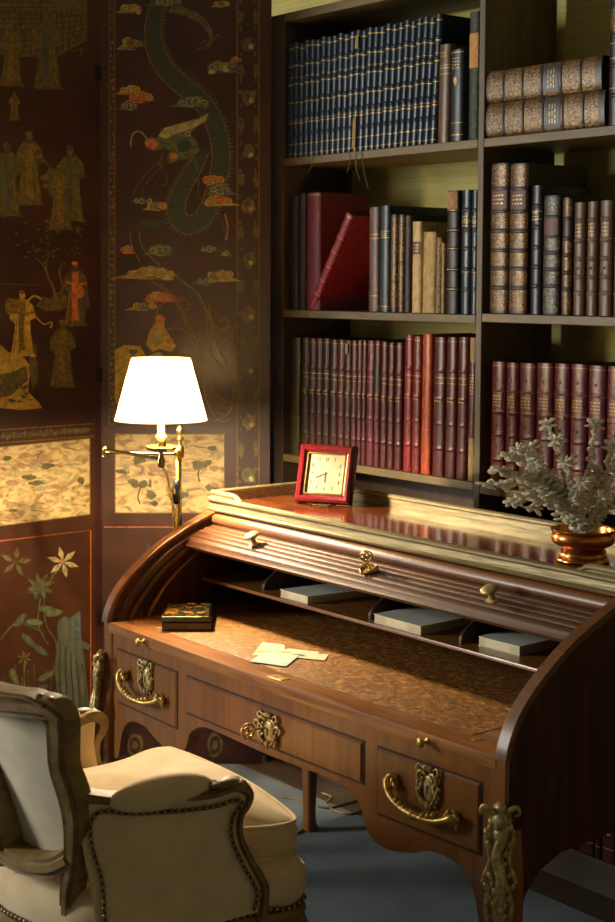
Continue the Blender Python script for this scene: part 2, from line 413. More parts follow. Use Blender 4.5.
ib(396.3, 402.8, 215, Z2L, big, 'slim patterned gilt book, right one of a pair on the second left shelf', orn=((.02, .5), (.52, .97)), pages=M_paged, group='slim patterned gilt pair')
ib(403.3, 409, 216, Z2L, leather('dull_violet', '332a33', .5), 'dull violet thin book left of the cream vellum book', pages=M_paged)
ib(410.5, 420, 222, Z2L, leather('cream_vellum', 'b39a68', .5, .8), 'cream vellum book with a red title label on the second left shelf', labz=((.64, .78, M_lab_red),), title=(.66, .76))
ib(420.6, 433.5, 232.5, Z2L, leather('tan_vellum', 'a38a55', .55, .75), 'wide plain tan vellum book without any label', lean=.015)
ib(434, 439.8, 238, Z2L, mat('spotted_paper', hx('7d6b48'), hx('2b2018'), .6, scale=(130,130,130), contrast=(.5,.6)), 'thin spotted book right of the plain tan vellum book', lean=.012)
ib(440.3, 443.5, 243.5, Z2L, leather('pale_tan', '9a8050', .6), 'very thin pale tan booklet beside the black-bodied calf book')
ib(444.5, 456.5, 191, Z2L, leather('black_brown_calf', '26211c', .4), 'black calf book with torn brown top on the second left shelf', d=.25, bands=(.2, .36, .53, .68, .84), rib=.003, lines=((.2, .0018), (.36, .0018), (.53, .0018), (.68, .0018), (.84, .0018)), labz=((.85, .99, M_tan),), pages=M_paged)
ib(459, 468.8, 190.5, Z2L, leather('blue_steel', '202b33', .3), 'glossy blue-black ribbed book, left of the pair by the divider', d=.25, bands=(.2, .36, .53, .68, .84), lines=((.75, .0018), (.34, .0018)), title=(.7, .8), pages=M_paged, group='glossy blue-black pair by the divider')
ib(469.4, 476.3, 191, Z2L, leather('blue_steel', '202b33', .3), 'glossy blue-black ribbed book, right of the pair by the divider', d=.25, bands=(.2, .36, .53, .68, .84), lines=((.75, .0018), (.34, .0018)), title=(.7, .8), pages=M_paged, group='glossy blue-black pair by the divider')
# --- third shelf, left bay: red and brown bindings
Z3L = 1.1106
cols = {'o': ('olive_dark', '34301a'), 'b': ('dark_oxblood', '40231d'), 'm': ('wine', '4f2524'), 'r': ('bright_crimson', '7a2424'), 'c': ('carmine', '692624'), 'O': ('orange_red', 'a04220'), 'M': ('deep_maroon', '4c2022'), 'p': ('plum_red', '602535'), 'd': ('dim_brown', '38241c')}
row3 = [(288.5, 297.5, 'o', 336), (300, 306.5, 'd', 336), (307, 313.5, 'b', 337), (314, 320, 'b', 337), (320.5, 327, 'd', 337), (328, 335, 'b', 338), (335.5, 342, 'm', 338), (342.5, 348.5, 'b', 339), (349, 354.5, 'm', 339), (355, 359.5, 'm', 338.5), (360, 364, 'm', 338.5), (364.5, 371.5, 'p', 339), (372, 377.5, 'm', 339), (378.5, 384.5, 'm', 340), (385.5, 391.5, 'm', 341), (392.5, 399.5, 'M', 341), (401.5, 409.5, 'r', 333.5), (410, 418, 'c', 334.5), (419, 428.5, 'O', 332.5), (430.5, 442, 'M', 335.5), (443, 453.5, 'M', 335.5), (454.5, 464.5, 'M', 335.5)]
desc = {'o': 'dark olive', 'b': 'oxblood', 'm': 'wine red', 'r': 'bright crimson', 'c': 'carmine', 'O': 'orange-red', 'M': 'deep maroon', 'p': 'plum red', 'd': 'dark brown'}
for k, (a, b, c, yt) in enumerate(row3):
    plain = c in 'oO'
    lb = {'r': 'bright crimson ribbed book left of the carmine one on the third left shelf', 'c': 'carmine ribbed book between the bright crimson and orange-red books', 'O': 'smooth orange-red book, the brightest on the third left shelf', 'o': 'dark olive unmarked book at the left end of the third left shelf', 'p': 'plum red ribbed book, brighter than its neighbours on the third left shelf'}.get(c, '%s ribbed volume, %s on the third left shelf' % (desc[c], ordn(k, 99)))
    t = ib(a, b, yt + 2, Z3L, leather(*cols[c], rough=.27), lb, lean=.012, d=.22, bands=() if plain else (.2, .38, .56, .76), rib=.0018, lines=((.32, .0012),) if plain else ((.71, .0022), (.67, .0014), (.97, .0012)), title=None if plain else (.53, .58), group='red and brown bindings on the third left shelf' if not plain else None, pages=M_paged,
       labz=((.6, .8, M_lab_blk),) if k in (12,) else None)
    if k == 7: MB().add([V((-.006, -.004, .36)), V((.007, -.004, .365)), V((.007, -.004, .397)), V((-.006, -.004, .395))], [(0,1,2,3)]).build('torn_spine_patch', M_tan, t, local=True, smooth=0)
t = ib(466.2, 473.4, 338, Z3L, leather('cloth_tan_red', '8a7448', .6), 'tan book with a red leather strip on its spine by the divider', lean=.01, d=.22, labz=((.3, .83, leather(*cols['M'])),), title=(.6, .75))
# bottom shelf of right bay and a few in the left bay
for k, (x0_, wd, hh, c, nm) in enumerate(((.8, .052, .36, 'M', 'left'), (.856, .02, .33, 'b', 'middle'), (.88, .05, .38, 'M', 'right'))):
    book('book', (x0_ + wd/2, YS, .1 + .001), wd*.96, hh, .22, leather(*cols[c]), bands=(.2, .4, .6, .8), lines=((.1, .002), (.3, .002)), label='%s one of three dark red books on the bottom right shelf' % nm, group='dark red books on the bottom right shelf', pages=M_paged)
# frayed threads hanging off the shelf edge
M_thr = mat('tan_thread', hx('7d6a45'), hx('8d7a52'), .9, scale=(50,50,50))
for k, pts in enumerate((((314, 150), (312, 163), (309, 172)), ((349, 150), (350, 163), (347, 172)), ((355, 150), (356, 168), (360, 180)), ((361, 150), (364, 172), (368, 188)))):
    q = MB(); P = [at(x, y, 1, YB - .003) for x, y in spline(pts, 4)]
    q.tube(P, .0011, 5); o = q.build('frayed_thread', M_thr)
    tag(o, 'frayed tan thread hanging over the top left shelf edge, %s of four' % ('leftmost', 'second from left', 'third from left', 'rightmost')[k], 'thread', 'frayed threads at the shelf edge')

# ------------------------------------------------------------------ folding lacquer screen
FOLD = V((-.969, .545, 0)); R2 = V((-.612, .994, 0))
D2 = (R2 - FOLD); W2 = D2.length; D2.normalize()
D1 = V((.084, -.993, 0)).normalized()
N2 = V((D2.y, -D2.x, 0)); N1 = V((D1.y, -D1.x, 0)) * -1
if N2.dot(CAM - FOLD) < 0: N2 = -N2
if N1.dot(CAM - FOLD) < 0: N1 = -N1
HS = 2.95
M_lacq = mat('dark_brown_lacquer', hx('2a0f09'), hx('3c170d'), .40, scale=(5,5,9), bump=.12, coat=.08, detail=8, rough2=.52, bscale=(40,40,14))
M_lacr = mat('red_brown_lacquer', hx('371c0c'), hx('472611'), .4, scale=(5,5,9), bump=.12, coat=.2, detail=8, rough2=.42, bscale=(40,40,14))
M_edge = mat('black_lacquer_edge', hx('0d0705'), hx('160c08'), .4, scale=(5,5,5))
M_gold = mat('dull_gold_paint', hx('8a6c22'), hx('4d3b14'), .5, .1, scale=(90,90,90), contrast=(.3,.7))
M_olive = mat('faded_olive_gold_paint', hx('6a5f2a'), hx('3c3315'), .6, scale=(60,60,60), contrast=(.3,.7))
M_bright = mat('yellow_gold_paint', hx('c8a03a'), hx('8a6a22'), .5, scale=(60,60,60), contrast=(.3,.7))
M_teal = mat('dark_scale_paint', hx('1d231d'), hx('323a2c'), .5, kind='voronoi', scale=(150,150,150), contrast=(.1,.6))
M_green = mat('green_paint', hx('414a30'), hx('66683c'), .6, scale=(60,60,60))
M_bluep = mat('dusty_blue_paint', hx('303e40'), hx('565f58'), .6, scale=(60,60,60))
M_orng = mat('orange_red_paint', hx('a8471f'), hx('c47a3a'), .6, scale=(60,60,60))
M_cream = mat('cream_paint', hx('b8a670'), hx('8a7848'), .6, scale=(60,60,60))
M_land = mat('painted_landscape', hx('c4aa70'), hx('6e5236'), .55, kind='noise', scale=(16,16,36), contrast=(.40,.68), detail=12, c3=hx('a98a55'), dist=1.6)
M_grn2 = mat('grey_green_rock_paint', hx('3a3e30'), hx('565540'), .6, scale=(50,50,12))
M_lb1 = mat('landscape_brown_wash', hx('8a6a48'), hx('9c7a50'), .6, scale=(60,60,60)); M_lb2 = mat('landscape_grey_wash', hx('82795a'), hx('968a64'), .6, scale=(60,60,60))
SM = [M_lacq, M_lacr, M_edge, M_gold, M_olive, M_bright, M_teal, M_green, M_bluep, M_orng, M_cream, M_land, M_grn2, M_lb1, M_lb2]
LQ, LR, ED, GO, OL, BR, TE, GR, BL, ORN, CRM, LA, RK, WB, WG = range(15)
scr = empty('folding_screen', (-.95, .55, 0), 0, 'tall red-brown lacquer folding screen painted with a dragon and robed figures', 'folding screen')
def on_plane(P0, N):
    def f(px, py, off):
        v = CF + CR*((px - CX)/FPX) - CU*((py - CY)/FPX)
        t = ((P0 - CAM).dot(N)) / v.dot(N)
        return CAM + v*t + N*off
    return f
S2 = on_plane(FOLD, N2); S1 = on_plane(FOLD, N1)
class Paint:
    def __init__(s, S): s.S = S; s.mb = MB(); s.k = 0
    def fill(s, pts, m, lay=1):
        s.k += 1; off = .0006*lay + .000004*(s.k % 60)
        s.mb.poly(pts, lambda x, y: s.S(x, y, off), m)
    def line(s, pts, wd, m, lay=2, closed=False, taper=False):
        pts = list(pts); n = len(pts); L, R = [], []
        for i, p in enumerate(pts):
            a = pts[(i-1) % n] if closed else pts[max(0, i-1)]; b = pts[(i+1) % n] if closed else pts[min(n-1, i+1)]
            dx, dy = b[0]-a[0], b[1]-a[1]; l = math.hypot(dx, dy) or 1
            ww = wd[i] if isinstance(wd, (list, tuple)) else wd
            if taper: ww = ww*(1 - .8*i/(n-1))
            L.append((p[0] - dy/l*ww/2, p[1] + dx/l*ww/2)); R.append((p[0] + dy/l*ww/2, p[1] - dx/l*ww/2))
        off = .0006*lay; s.k += 1; off += .000004*(s.k % 60)
        vs = [s.S(x, y, off) for x, y in L] + [s.S(x, y, off) for x, y in R]
        fs = [(i, i+1, n+i+1, n+i) for i in range(n-1)]
        if closed: fs.append((n-1, 0, n, 2*n-1))
        s.mb.add(vs, fs, m)
    def blob(s, cx, cy, rx, ry, m, lay=1, n=14, jag=.12, seed=0, rot=0):
        r = random.Random(seed*77 + int(cx*7 + cy*3)); P = []
        for i in range(n):
            a = 2*PI*i/n; q = 1 + r.uniform(-jag, jag)
            x, y = math.cos(a)*rx*q, math.sin(a)*ry*q
            P.append((cx + x*math.cos(rot) - y*math.sin(rot), cy + x*math.sin(rot) + y*math.cos(rot)))
        s.fill(P, m, lay)
    def rect(s, x0, y0, x1, y1, m, lay=1): s.fill([(x0,y0),(x1,y0),(x1,y1),(x0,y1)], m, lay)
    def cloud(s, cx, cy, wd, ht, cols, seed=0):
        r = random.Random(seed + int(cx*13 + cy)); k = max(3, int(wd/7.5)); c0 = cols[0]
        tail = -1 if r.random() < .5 else 1
        s.fill([(cx - wd*.5, cy + ht*.1), (cx - wd*.2, cy - ht*.12), (cx + wd*.25, cy - ht*.1), (cx + wd*.5, cy + ht*.12), (cx + tail*wd*.72, cy + ht*.30), (cx + wd*.2, cy + ht*.34), (cx - wd*.2, cy + ht*.36)][::1], c0, 3)
        for i in range(k):
            t = (i + .5)/k; x = cx - wd*.40 + wd*.80*t + r.uniform(-1, 1); q = .55 + .55*math.sin(PI*t) + r.uniform(-.12, .12)
            rr = min(ht*.42*q, wd/k*.62*max(q, .7)); y = cy - ht*.10*q + r.uniform(-.1, .1)*ht
            c = cols[i % len(cols)]
            s.blob(x, y, rr*1.25, rr, c, 4, 12, .07, i)
            s.line([(x + math.cos(a)*q2*1.15, y + math.sin(a)*q2) for a, q2 in ((u*.62 + i, rr*(1 - u/12)) for u in range(11))], .75, CRM if c in (GR, BL, OL) else GO, 5)
        if r.random() < .6: s.blob(cx - tail*wd*.3, cy + ht*.28, wd*.12, ht*.14, cols[-1], 5, 10, .1)
    def figure(s, cx, top, bot, m, m2=None, lean=0, wdf=1.0, arm=1):
        h = bot - top; w_ = h*.17*wdf; m2 = m if m2 is None else m2
        s.blob(cx + lean*h*.1, top + h*.07, h*.048, h*.06, m, 3, 10, .05)
        s.blob(cx + lean*h*.1 - h*.01, top + h*.02, h*.05, h*.03, m2, 4, 8, .1)
        P = [(-.35, .13), (.35, .13), (.75, .22), (.95, .40), (.55, .45), (.60, .62), (.78, .93), (.95, 1.0), (.3, .985), (-.25, 1.0), (-.85, .97), (-.62, .7), (-.5, .5), (-.9, .42), (-.8, .25)]
        s.fill([(cx + x*w_ + lean*h*.1*(1-y), top + y*h) for x, y in P], m, 3)
        s.fill([(cx + x*w_, top + y*h) for x, y in ((-.2,.16),(.25,.16),(.15,.5),(.3,.9),(-.2,.9),(-.3,.5))], m2, 4)
        for k in (-.5, -.2, .15, .45): s.line([(cx + k*w_*.8, top + h*.45), (cx + k*w_, top + h*.7), (cx + k*w_*1.3, top + h*.96)], h*.012, m2 if k < 0 else BR if m == BR else GO, 5)
        s.line([(cx - w_*.7, top + h*.3), (cx, top + h*.36), (cx + w_*.8, top + h*.32)], h*.035, m2, 5)
        if arm: s.line(spline([(cx + w_*.8, top + h*.35), (cx + w_*1.5*arm, top + h*.5), (cx + w_*2.1*arm, top + h*.47), (cx + w_*2.0*arm, top + h*.56)], 4), h*.02, m, 4)
def border_dots(p, x0, x1, y0, y1, n, m=GO):
    r = random.Random(int(x0*3 + y0))
    for i in range(n):
        t = (i + .5)/n; x = lerp(x0, x1, t); y = lerp(y0, y1, t)
        p.blob(x + r.uniform(-.8,.8), y, r.uniform(.8, 2.0), r.uniform(1.2, 3.4), m if r.random() < .6 else OL, 2, 7, .3, i)
# ---- right leaf
def slab(P, D, wd, N, x0=0):
    q = MB(); a = P + D*x0; b = P + D*wd; t = N*-.028
    c = [a, b, b + t, a + t]
    z0, z1 = .03, HS
    q.add([V((p.x, p.y, z)) for z in (z0, z1) for p in c], [(0,1,5,4)], LQ)
    q.add([V((p.x, p.y, z)) for z in (z0, z1) for p in c], [(1,2,6,5),(2,3,7,6),(3,0,4,7),(0,3,2,1),(4,5,6,7)], ED)
    return q
p = Paint(S2); p.mb = slab(FOLD, D2, W2 + .018, N2, -.002)
p.rect(103, 426, 236.5, 700, LR, .4); p.rect(102, 700, 262, 960, LQ, .4); p.rect(236.5, 500, 260, 700, LR, .4)  # lowest band in dark lacquer carries the shade seen under the desk
for x, wd in ((109.3, .8), (114.6, 1.1)): p.line([(x, -60), (x, 424)], wd, GO)
p.line([(109, 424), (115, 424)], 1, GO)
border_dots(p, 112, 112, -40, 420, 70)
for x, wd in ((237.3, 1.3), (259, 1.2)): p.line([(x, -60), (x, 492)], wd, GO)
border_dots(p, 240.5, 240.5, -30, 488, 40, OL); border_dots(p, 255.5, 255.5, -30, 488, 40, OL)
for i, y in enumerate(range(-10, 490, 54)):
    p.blob(249, y, 6.5, 8, OL if i % 2 else GO, 2, 14, .2, i); p.blob(247, y - 2, 3, 3.5, RK, 3, 8, .2); p.blob(251, y + 3, 2.6, 2.6, CRM, 3, 8, .2)
    p.blob(241, y + 27, 3.5, 7, OL, 2, 10, .3, i); p.blob(256, y + 27, 2.6, 7, OL, 2, 10, .3, i)
# dragon
body = spline([(164, -6), (157, 6), (153, 26), (154, 44), (163, 66), (180, 84), (198, 98), (211, 116), (219, 138), (221, 160), (217, 182), (211, 203), (201, 219), (187, 225), (177, 215), (178, 198), (186, 182), (196, 166), (203, 150)], 6)
nb = len(body); wds = [lerp(11, 17, min(1, i/20)) if i < nb*.8 else lerp(17, 11, (i - nb*.8)/(nb*.2)) for i in range(nb)]
p.line(body, [w_ + 2.2 for w_ in wds], GO, 2); p.line(body, wds, TE, 3)
for i in range(4, nb - 3):
    a, b = body[i-1], body[i+1]; dx, dy = b[0]-a[0], b[1]-a[1]; l = math.hypot(dx, dy); nx, ny = dy/l, -dx/l; c = body[i]; h_ = wds[i]/2
    p.fill([(c[0] + nx*h_ - dx/l*1.4, c[1] + ny*h_ - dy/l*1.4), (c[0] + nx*(h_ + 5.4) - dx/l*1.0, c[1] + ny*(h_ + 5.4) - dy/l*1.0), (c[0] + nx*h_ + dx/l*1.4, c[1] + ny*h_ + dy/l*1.4)], OL, 3)
    if i % 2 == 0: p.line([(c[0] - nx*h_*.8, c[1] - ny*h_*.8), (c[0] - nx*h_*.2, c[1] - ny*h_*.2)], .6, RK, 4)
p.line(spline([(170, 8), (185, 12), (200, 19), (209, 30), (212, 42)], 5), [9, 9, 9, 9, 9, 8.5, 8.5, 8, 8, 8, 7, 7, 7, 6, 6, 6, 5, 5, 4, 4, 3], OL, 3)
for a in ((197, 50), (199, 44), (206, 49), (222, 38)): p.line([(212, 41), ((212 + a[0])/2, a[1] - 3), a], 1.8, OL, 4)
p.line(spline([(221, 220), (226, 235), (224, 250), (220, 256)], 4), 4, TE, 3); p.line(spline([(225, 214), (228, 228), (226, 240)], 4), 1.6, ORN, 4)
p.line(spline([(140, 222), (155, 224), (170, 220)], 4), 6, TE, 2)
# dragon head
p.fill([(144, 141), (150, 137), (158, 138), (162, 128), (176, 124), (190, 120), (204, 116), (209, 113), (207, 120), (196, 128), (190, 134), (196, 140), (200, 150), (192, 158), (180, 160), (170, 164), (166, 158), (172, 152), (164, 148), (156, 151), (148, 150)], GR, 4)
p.fill([(158, 136), (165, 128), (180, 124), (200, 119), (208, 113), (206, 121), (192, 129), (178, 133), (166, 139)], CRM, 5)
p.blob(152, 144, 7, 5, ORN, 5, 12, .15); p.blob(174, 156, 5, 3.5, ORN, 5, 10, .2); p.blob(188, 134, 3, 3, CRM, 6, 8); p.blob(188, 134, 1.4, 1.4, ED, 7, 8)
p.blob(184, 146, 8, 6, TE, 5, 10, .2); p.blob(178, 141, 4, 3, BL, 6, 9, .2)
p.line(spline([(147, 139), (141, 132), (134, 133), (131, 141), (131, 147)], 5), 1.2, CRM, 4)
p.line(spline([(162, 160), (150, 170), (140, 182), (133, 194)], 5), .9, OL, 4); p.line(spline([(166, 160), (156, 172), (146, 184), (142, 194)], 5), .9, OL, 4)
p.line(spline([(163, 152), (160, 165), (166, 175), (166, 184), (158, 186), (156, 182)], 5), .9, OL, 4)
for k in range(6): p.line(spline([(186 + k*2, 150 + k), (194 + k, 160 + k*3), (198, 172 + k*5)], 3), .7, OL, 5)
for args in ((132, 9, 22, 13, (CRM, BR)), (133, 44, 24, 18, (CRM, GO, OL)), (131, 91, 22, 11, (BR, CRM)), (142, 99, 26, 12, (ORN, ORN, BR)), (129, 107, 20, 9, (GR, BL)), (222, 68, 34, 15, (BL, GR, CRM)), (236, 60, 10, 8, (ORN, CRM)), (194, 103, 36, 14, (BL, BL, GR)), (214, 182, 22, 11, (ORN, BR)), (220, 191, 28, 13, (GR, GR, BL)), (218, 202, 32, 11, (BR, BR, ORN)), (143, 201, 26, 8, (BL, BL)), (157, 207, 22, 10, (BR, GR)),
             (127, 250, 13, 11, (ORN, CRM)), (161, 251, 27, 13, (GR, GR, BL)), (151, 274, 56, 15, (BR, CRM)), (159, 298, 32, 11, (ORN, BR, ORN)), (144, 307, 28, 10, (BR, GR)), (220, 277, 30, 14, (CRM, GR, BR)), (206, 282, 22, 9, (GR, BL)), (209, 249, 20, 8, (GR, BL)), (226, 254, 12, 6, (OL, GR)), (168, 3, 34, 9, (GR, BL)), (222, 4, 16, 10, (BR, OL))): p.cloud(*args)
# phoenix and its tail
for pts in ([(176, 277), (194, 290), (206, 312), (208, 340), (214, 358), (226, 372), (233, 392), (230, 402), (222, 400)], [(178, 279), (198, 294), (209, 316), (212, 338), (222, 354), (232, 376), (234, 396), (228, 414), (216, 412)], [(150, 281), (164, 290), (178, 306), (188, 330), (194, 352), (192, 380), (196, 404), (212, 420), (226, 416)],
            [(160, 284), (176, 298), (188, 322), (198, 345), (204, 368), (214, 392), (228, 402)], [(208, 300), (212, 322), (222, 330), (229, 324), (224, 318), (220, 324)], [(210, 318), (218, 338), (230, 338), (233, 330), (226, 326), (222, 332)], [(212, 330), (222, 346), (232, 342), (231, 334)], [(155, 318), (160, 306), (172, 298), (186, 300), (189, 308), (184, 310)], [(166, 330), (178, 328), (190, 334), (199, 340), (198, 333)], [(130, 232), (132, 246), (140, 262)], [(139, 232), (143, 248), (160, 266)], [(196, 344), (202, 372), (206, 398), (218, 420), (232, 418)]):
    p.line(spline(pts, 6), 1.1, GO, 3)
p.fill([(146, 344), (150, 330), (156, 322), (158, 314), (165, 318), (164, 326), (170, 336), (176, 346), (172, 352), (160, 349), (152, 352)], BR, 3); p.blob(160, 319, 5, 4, ORN, 4, 9, .1); p.blob(155, 338, 5, 6, CRM, 4, 9, .3); p.blob(170, 341, 4, 3, ORN, 4, 8, .3); p.blob(133, 352, 4, 3, RK, 3, 8, .3)
p.fill([(115, 350), (124, 345), (140, 346), (146, 356), (160, 352), (170, 362), (172, 400), (160, 412), (140, 418), (122, 414), (115, 400)], BR, 1)
# painted landscape
p.rect(115.5, 434.5, 224, 512.5, LA, 1)
r = random.Random(5)
for k in range(26):
    x, y = r.uniform(120, 219), r.uniform(446, 508); p.blob(x, y, r.uniform(2, 7), r.uniform(1.5, 5), r.choice((WB, WG, OL, WB, WG, CRM)), 2, 9, .35, k)
for x, y in ((200, 470), (140, 492), (176, 500)):
    p.line(spline([(x, y + 12), (x - 2, y + 4), (x + 1, y - 6)], 4), 1.4, LR, 3)
    for k in range(5): p.blob(x + r.uniform(-8, 8), y - r.uniform(2, 12), 5, 3, r.choice((RK, OL)), 4, 9, .3, k)
p.line([(115, 434), (224.5, 434), (224.5, 513), (115, 513)], 1, GO, 3, closed=True)
p.line([(104, 527), (236, 527)], .8, ORN, 2)
for a in range(7): p.line(spline([(155, 560), (155 + math.cos(a)*6, 556 + math.sin(a)*5), (155 + math.cos(a)*13, 552 + math.sin(a)*11)], 3), 3, GR if a % 2 else OL, 3, taper=True)
p.blob(142, 568, 4, 5, OL, 3, 8, .3)
for k, (x, y) in enumerate(((135, 745), (175, 770), (215, 745), (240, 800))): p.blob(x, y, 8, 12, OL, 2, 16, .1); p.blob(x, y, 5.5, 9, LQ, 3, 14, .1); p.blob(x, y, 3, 5, OL, 4, 12, .3)
p.mb.build('right_leaf', SM, scr, smooth=0)
# ---- left leaf
p = Paint(S1); W1 = .60; p.mb = slab(FOLD, D1, W1, N1, -.002)
def e(a, b):  # straight line helper: y on the leaf at column x between two measured ends
    return lambda x: lerp(a, b, x/96.)
top = e(436, 427)
p.fill([(-40, 441), (95, 427.5), (95, 960), (-40, 1010)], LR, .4)
p.line([(-40, 433), (0, 430), (94, 423.5)], 1, GO); p.line([(-40, 446), (0, 443), (94, 436)], 1.2, GO)
border_dots(p, 0, 90, 437.5, 430.5, 24); border_dots(p, 0, 90, 435, 429, 30, OL)
p.fill([(-40, 455), (0, 447.5), (89.5, 438.5), (89.5, 514), (0, 525.5), (-40, 531)], LA, 1)
r = random.Random(8)
for k in range(30):
    x = r.uniform(2, 86); y = lerp(458, 516, r.random()) - x*.08; p.blob(x, y, r.uniform(3, 9), r.uniform(1.5, 4), r.choice((WB, WG, CRM, WB, OL, CRM, WG)), 2, 9, .35, k)
p.line([(-40, 545), (0, 541), (90.5, 530), (90.5, 740)], .9, ORN, 2)
p.line([(-40, 454), (0, 446.8), (90, 437.8), (90, 514.5), (0, 526)], .9, GO, 3)
# palace lattice
p.fill([(-30, -60), (82, -60), (87, 6), (87, 40), (56, 57), (20, 57), (-30, 52)], OL, 1)
for k in range(16): p.line([(-20, -30 + k*5.4), (56, -32 + k*5.6)], .7, LQ, 2)
for k in range(14): p.line([(k*5.2 - 6, 10), (k*5.2 - 6, 56)], .6, LQ, 2)
for k in range(5): p.line([(57 + k*6, 16), (57 + k*6, 54 - k*3.2)], .7, LQ, 3)
for k in range(6): p.line([(57, 18 + k*6), (86, 14 + k*5)], .7, LQ, 3)
for a in ((11, 24, 87, OL, GO), (47, 12, 90, OL, RK), (14, 92, 121, GO, OL), (29, 132, 206, OL, GO), (7, 143, 217, OL, RK), (70, 146, 222, OL, RK), (60, 165, 231, OL, GO), (22, 291, 357, BR, GO), (75, 262, 327, OL, ORN), (62, 320, 388, OL, GO)): p.figure(a[0], a[1], a[2], a[3], a[4], arm=(1 if a[0] in (22, 47, 29) else 0), wdf=1.25)
p.blob(83, 300, 7, 14, RK, 3, 12, .2); p.blob(79, 291, 4, 7, ORN, 5, 9, .2); p.blob(12, 306, 7, 10, GO, 3, 12, .3); p.line(spline([(26, 303), (33, 296), (41, 299)], 4), 2, BR, 5)
for k in range(7): p.blob(44 + k*1.6, 178 + math.sin(k*1.7)*7, 3.4, 3, OL, 3, 8, .4, k)
# tree
tr = [(56, 302), (53, 288), (47, 275), (42, 264), (34, 257)]
p.line(spline(tr, 5), 3, GO, 3, taper=True)
p.line(spline([(47, 275), (46, 262), (52, 252), (60, 248)], 5), 1.6, OL, 3); p.line(spline([(60, 300), (62, 285), (59, 272), (64, 262)], 5), 2.2, OL, 3)
for k in range(60):
    a = r.uniform(0, 2*PI); q = r.random()**.6; p.blob(50 + math.cos(a)*36*q, 240 + math.sin(a)*24*q, 1.8, 1.2, OL, 2, 6, .3, k)
p.fill([(36, 306), (42, 296), (50, 299), (56, 292), (68, 296), (70, 305), (60, 311), (46, 311)], OL, 3)
p.line([(0, 284), (38, 285)], .7, OL, 2)
# golden hill
p.fill([(-30, 352), (0, 344), (8, 352), (24, 358), (30, 366), (28, 392), (38, 402), (42, 408), (20, 410), (0, 408), (-30, 410)], BR, 2)
p.fill([(-30, 380), (12, 372), (26, 366), (28, 380), (10, 396), (-30, 402)], OL, 3); p.fill([(30, 340), (36, 346), (38, 380), (32, 392), (29, 366)], OL, 2)
for k in range(24): p.blob(r.uniform(-4, 30), r.uniform(370, 402), 2.6, 1.6, r.choice((GO, RK)), 4, 7, .4, k)
# flowers and rock
def lily(cx, cy, rr, m, n=6, seed=0):
    for k in range(n):
        a = 2*PI*k/n + .3 + seed; tx, ty = cx + math.cos(a)*rr, cy + math.sin(a)*rr*.95
        nx, ny = -math.sin(a)*rr*.17, math.cos(a)*rr*.17; mx, my = cx + math.cos(a)*rr*.5, cy + math.sin(a)*rr*.5
        p.fill([(cx, cy), (mx + nx, my + ny), (tx, ty), (mx - nx, my - ny)], m, 4)
lily(62.5, 562, 17, CRM); p.blob(62, 560, 2.4, 2.4, ORN, 5, 8); lily(15, 562, 17, OL, 5, .8); lily(40, 586, 15, OL, 8, .2); lily(38, 590, 12, RK, 6, .5); lily(24, 658, 9, OL, 6)
for pts in ([(58, 570), (50, 580), (44, 600), (46, 625), (55, 640), (58, 660)], [(40, 598), (38, 625), (48, 645)], [(0, 640), (14, 624), (30, 626), (44, 634)], [(24, 664), (24, 690)]): p.line(spline(pts, 5), 1.1, GR, 3)
for x, y, a in ((46, 609, .1), (54, 613, -.2), (34, 622, .1), (20, 620, -.9), (40, 650, .6), (46, 676, -.5), (84, 645, .5), (28, 640, .8), (14, 676, 1.2), (40, 690, -.6)): p.blob(x, y, 9, 3.2, GR if int(x) % 4 else RK, 3, 12, .1, int(x), a)
p.fill([(57, 622), (64, 616), (70, 618), (80, 610), (81, 640), (84, 660), (88, 700), (92, 760), (54, 760), (58, 700), (54, 670), (57, 645)], RK, 3)
for k in range(9): p.line(spline([(60 + k*2.6, 640 + k*3), (59 + k*3, 670), (60 + k*3.2, 700), (58 + k*3.4, 740)], 4), .9, GR if k % 2 else LQ, 4)
p.fill([(72, 622), (80, 611), (80, 632), (74, 638)], BL, 4)
for k in range(10): p.line(spline([(8 + k*5, 710), (6 + k*5.5, 690), (2 + k*6.4, 676 - (k % 3)*6)], 4), .8, OL, 3)
p.mb.build('left_leaf', SM, scr, smooth=0)
q = MB()
for z in (.5, 1.36, 2.4):
    q = MB(); q.box((FOLD.x - .012, FOLD.y - .02, z), (FOLD.x + .004, FOLD.y + .016, z + .05)); q.build('hinge', mat('dark_hinge_%d' % int(z*10), hx('2a2018'), hx('3a2c1c'), .5, .7, scale=(40,40,40)), scr)
# ------------------------------------------------------------------ cylinder desk
M_wood = mat('walnut_front', hx('6e421c'), hx('835222'), .34, kind='wood', scale=(45,45,3), bump=.05, coat=.25, detail=8, dist=.6)
M_woodx = mat('walnut_edge', hx('7a4a24'), hx('9a6634'), .3, kind='wood', scale=(5,60,60), bump=.05, coat=.35, detail=8, dist=.4)
M_mahog = mat('red_mahogany_side', hx('2f130c'), hx('45200f'), .5, kind='wood', scale=(40,40,4), coat=.05, detail=7, spec=.3)
M_orange = mat('honey_veneer', hx('54300f'.replace('0f','14')), hx('6c401b'), .4, kind='wood', scale=(4,50,50), coat=.05, detail=7, bump=.04)
M_top = mat('glossy_red_brown_top', hx('5c2c16'), hx('7a4020'), .13, kind='wood', scale=(5,40,30), coat=.7, detail=7, spec=.6)
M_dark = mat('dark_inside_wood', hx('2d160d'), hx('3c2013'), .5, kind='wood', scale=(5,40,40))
M_groove = mat('dark_groove', hx('160b06'), hx('1f100a'), .6, scale=(9,9,9))
M_leather = mat('worn_gilt_brown_leather', hx('5c3a18'), hx('b88a42'), .45, kind='noise', scale=(70,70,70), contrast=(.34,.74), detail=12, c3=hx('84581f'), bump=.12, rough2=.55, dist=.8)
M_brass = mat('aged_brass', hx('c9a55c'), hx('957438'), .3, .7, scale=(60,60,60), bump=.15, rough2=.45)
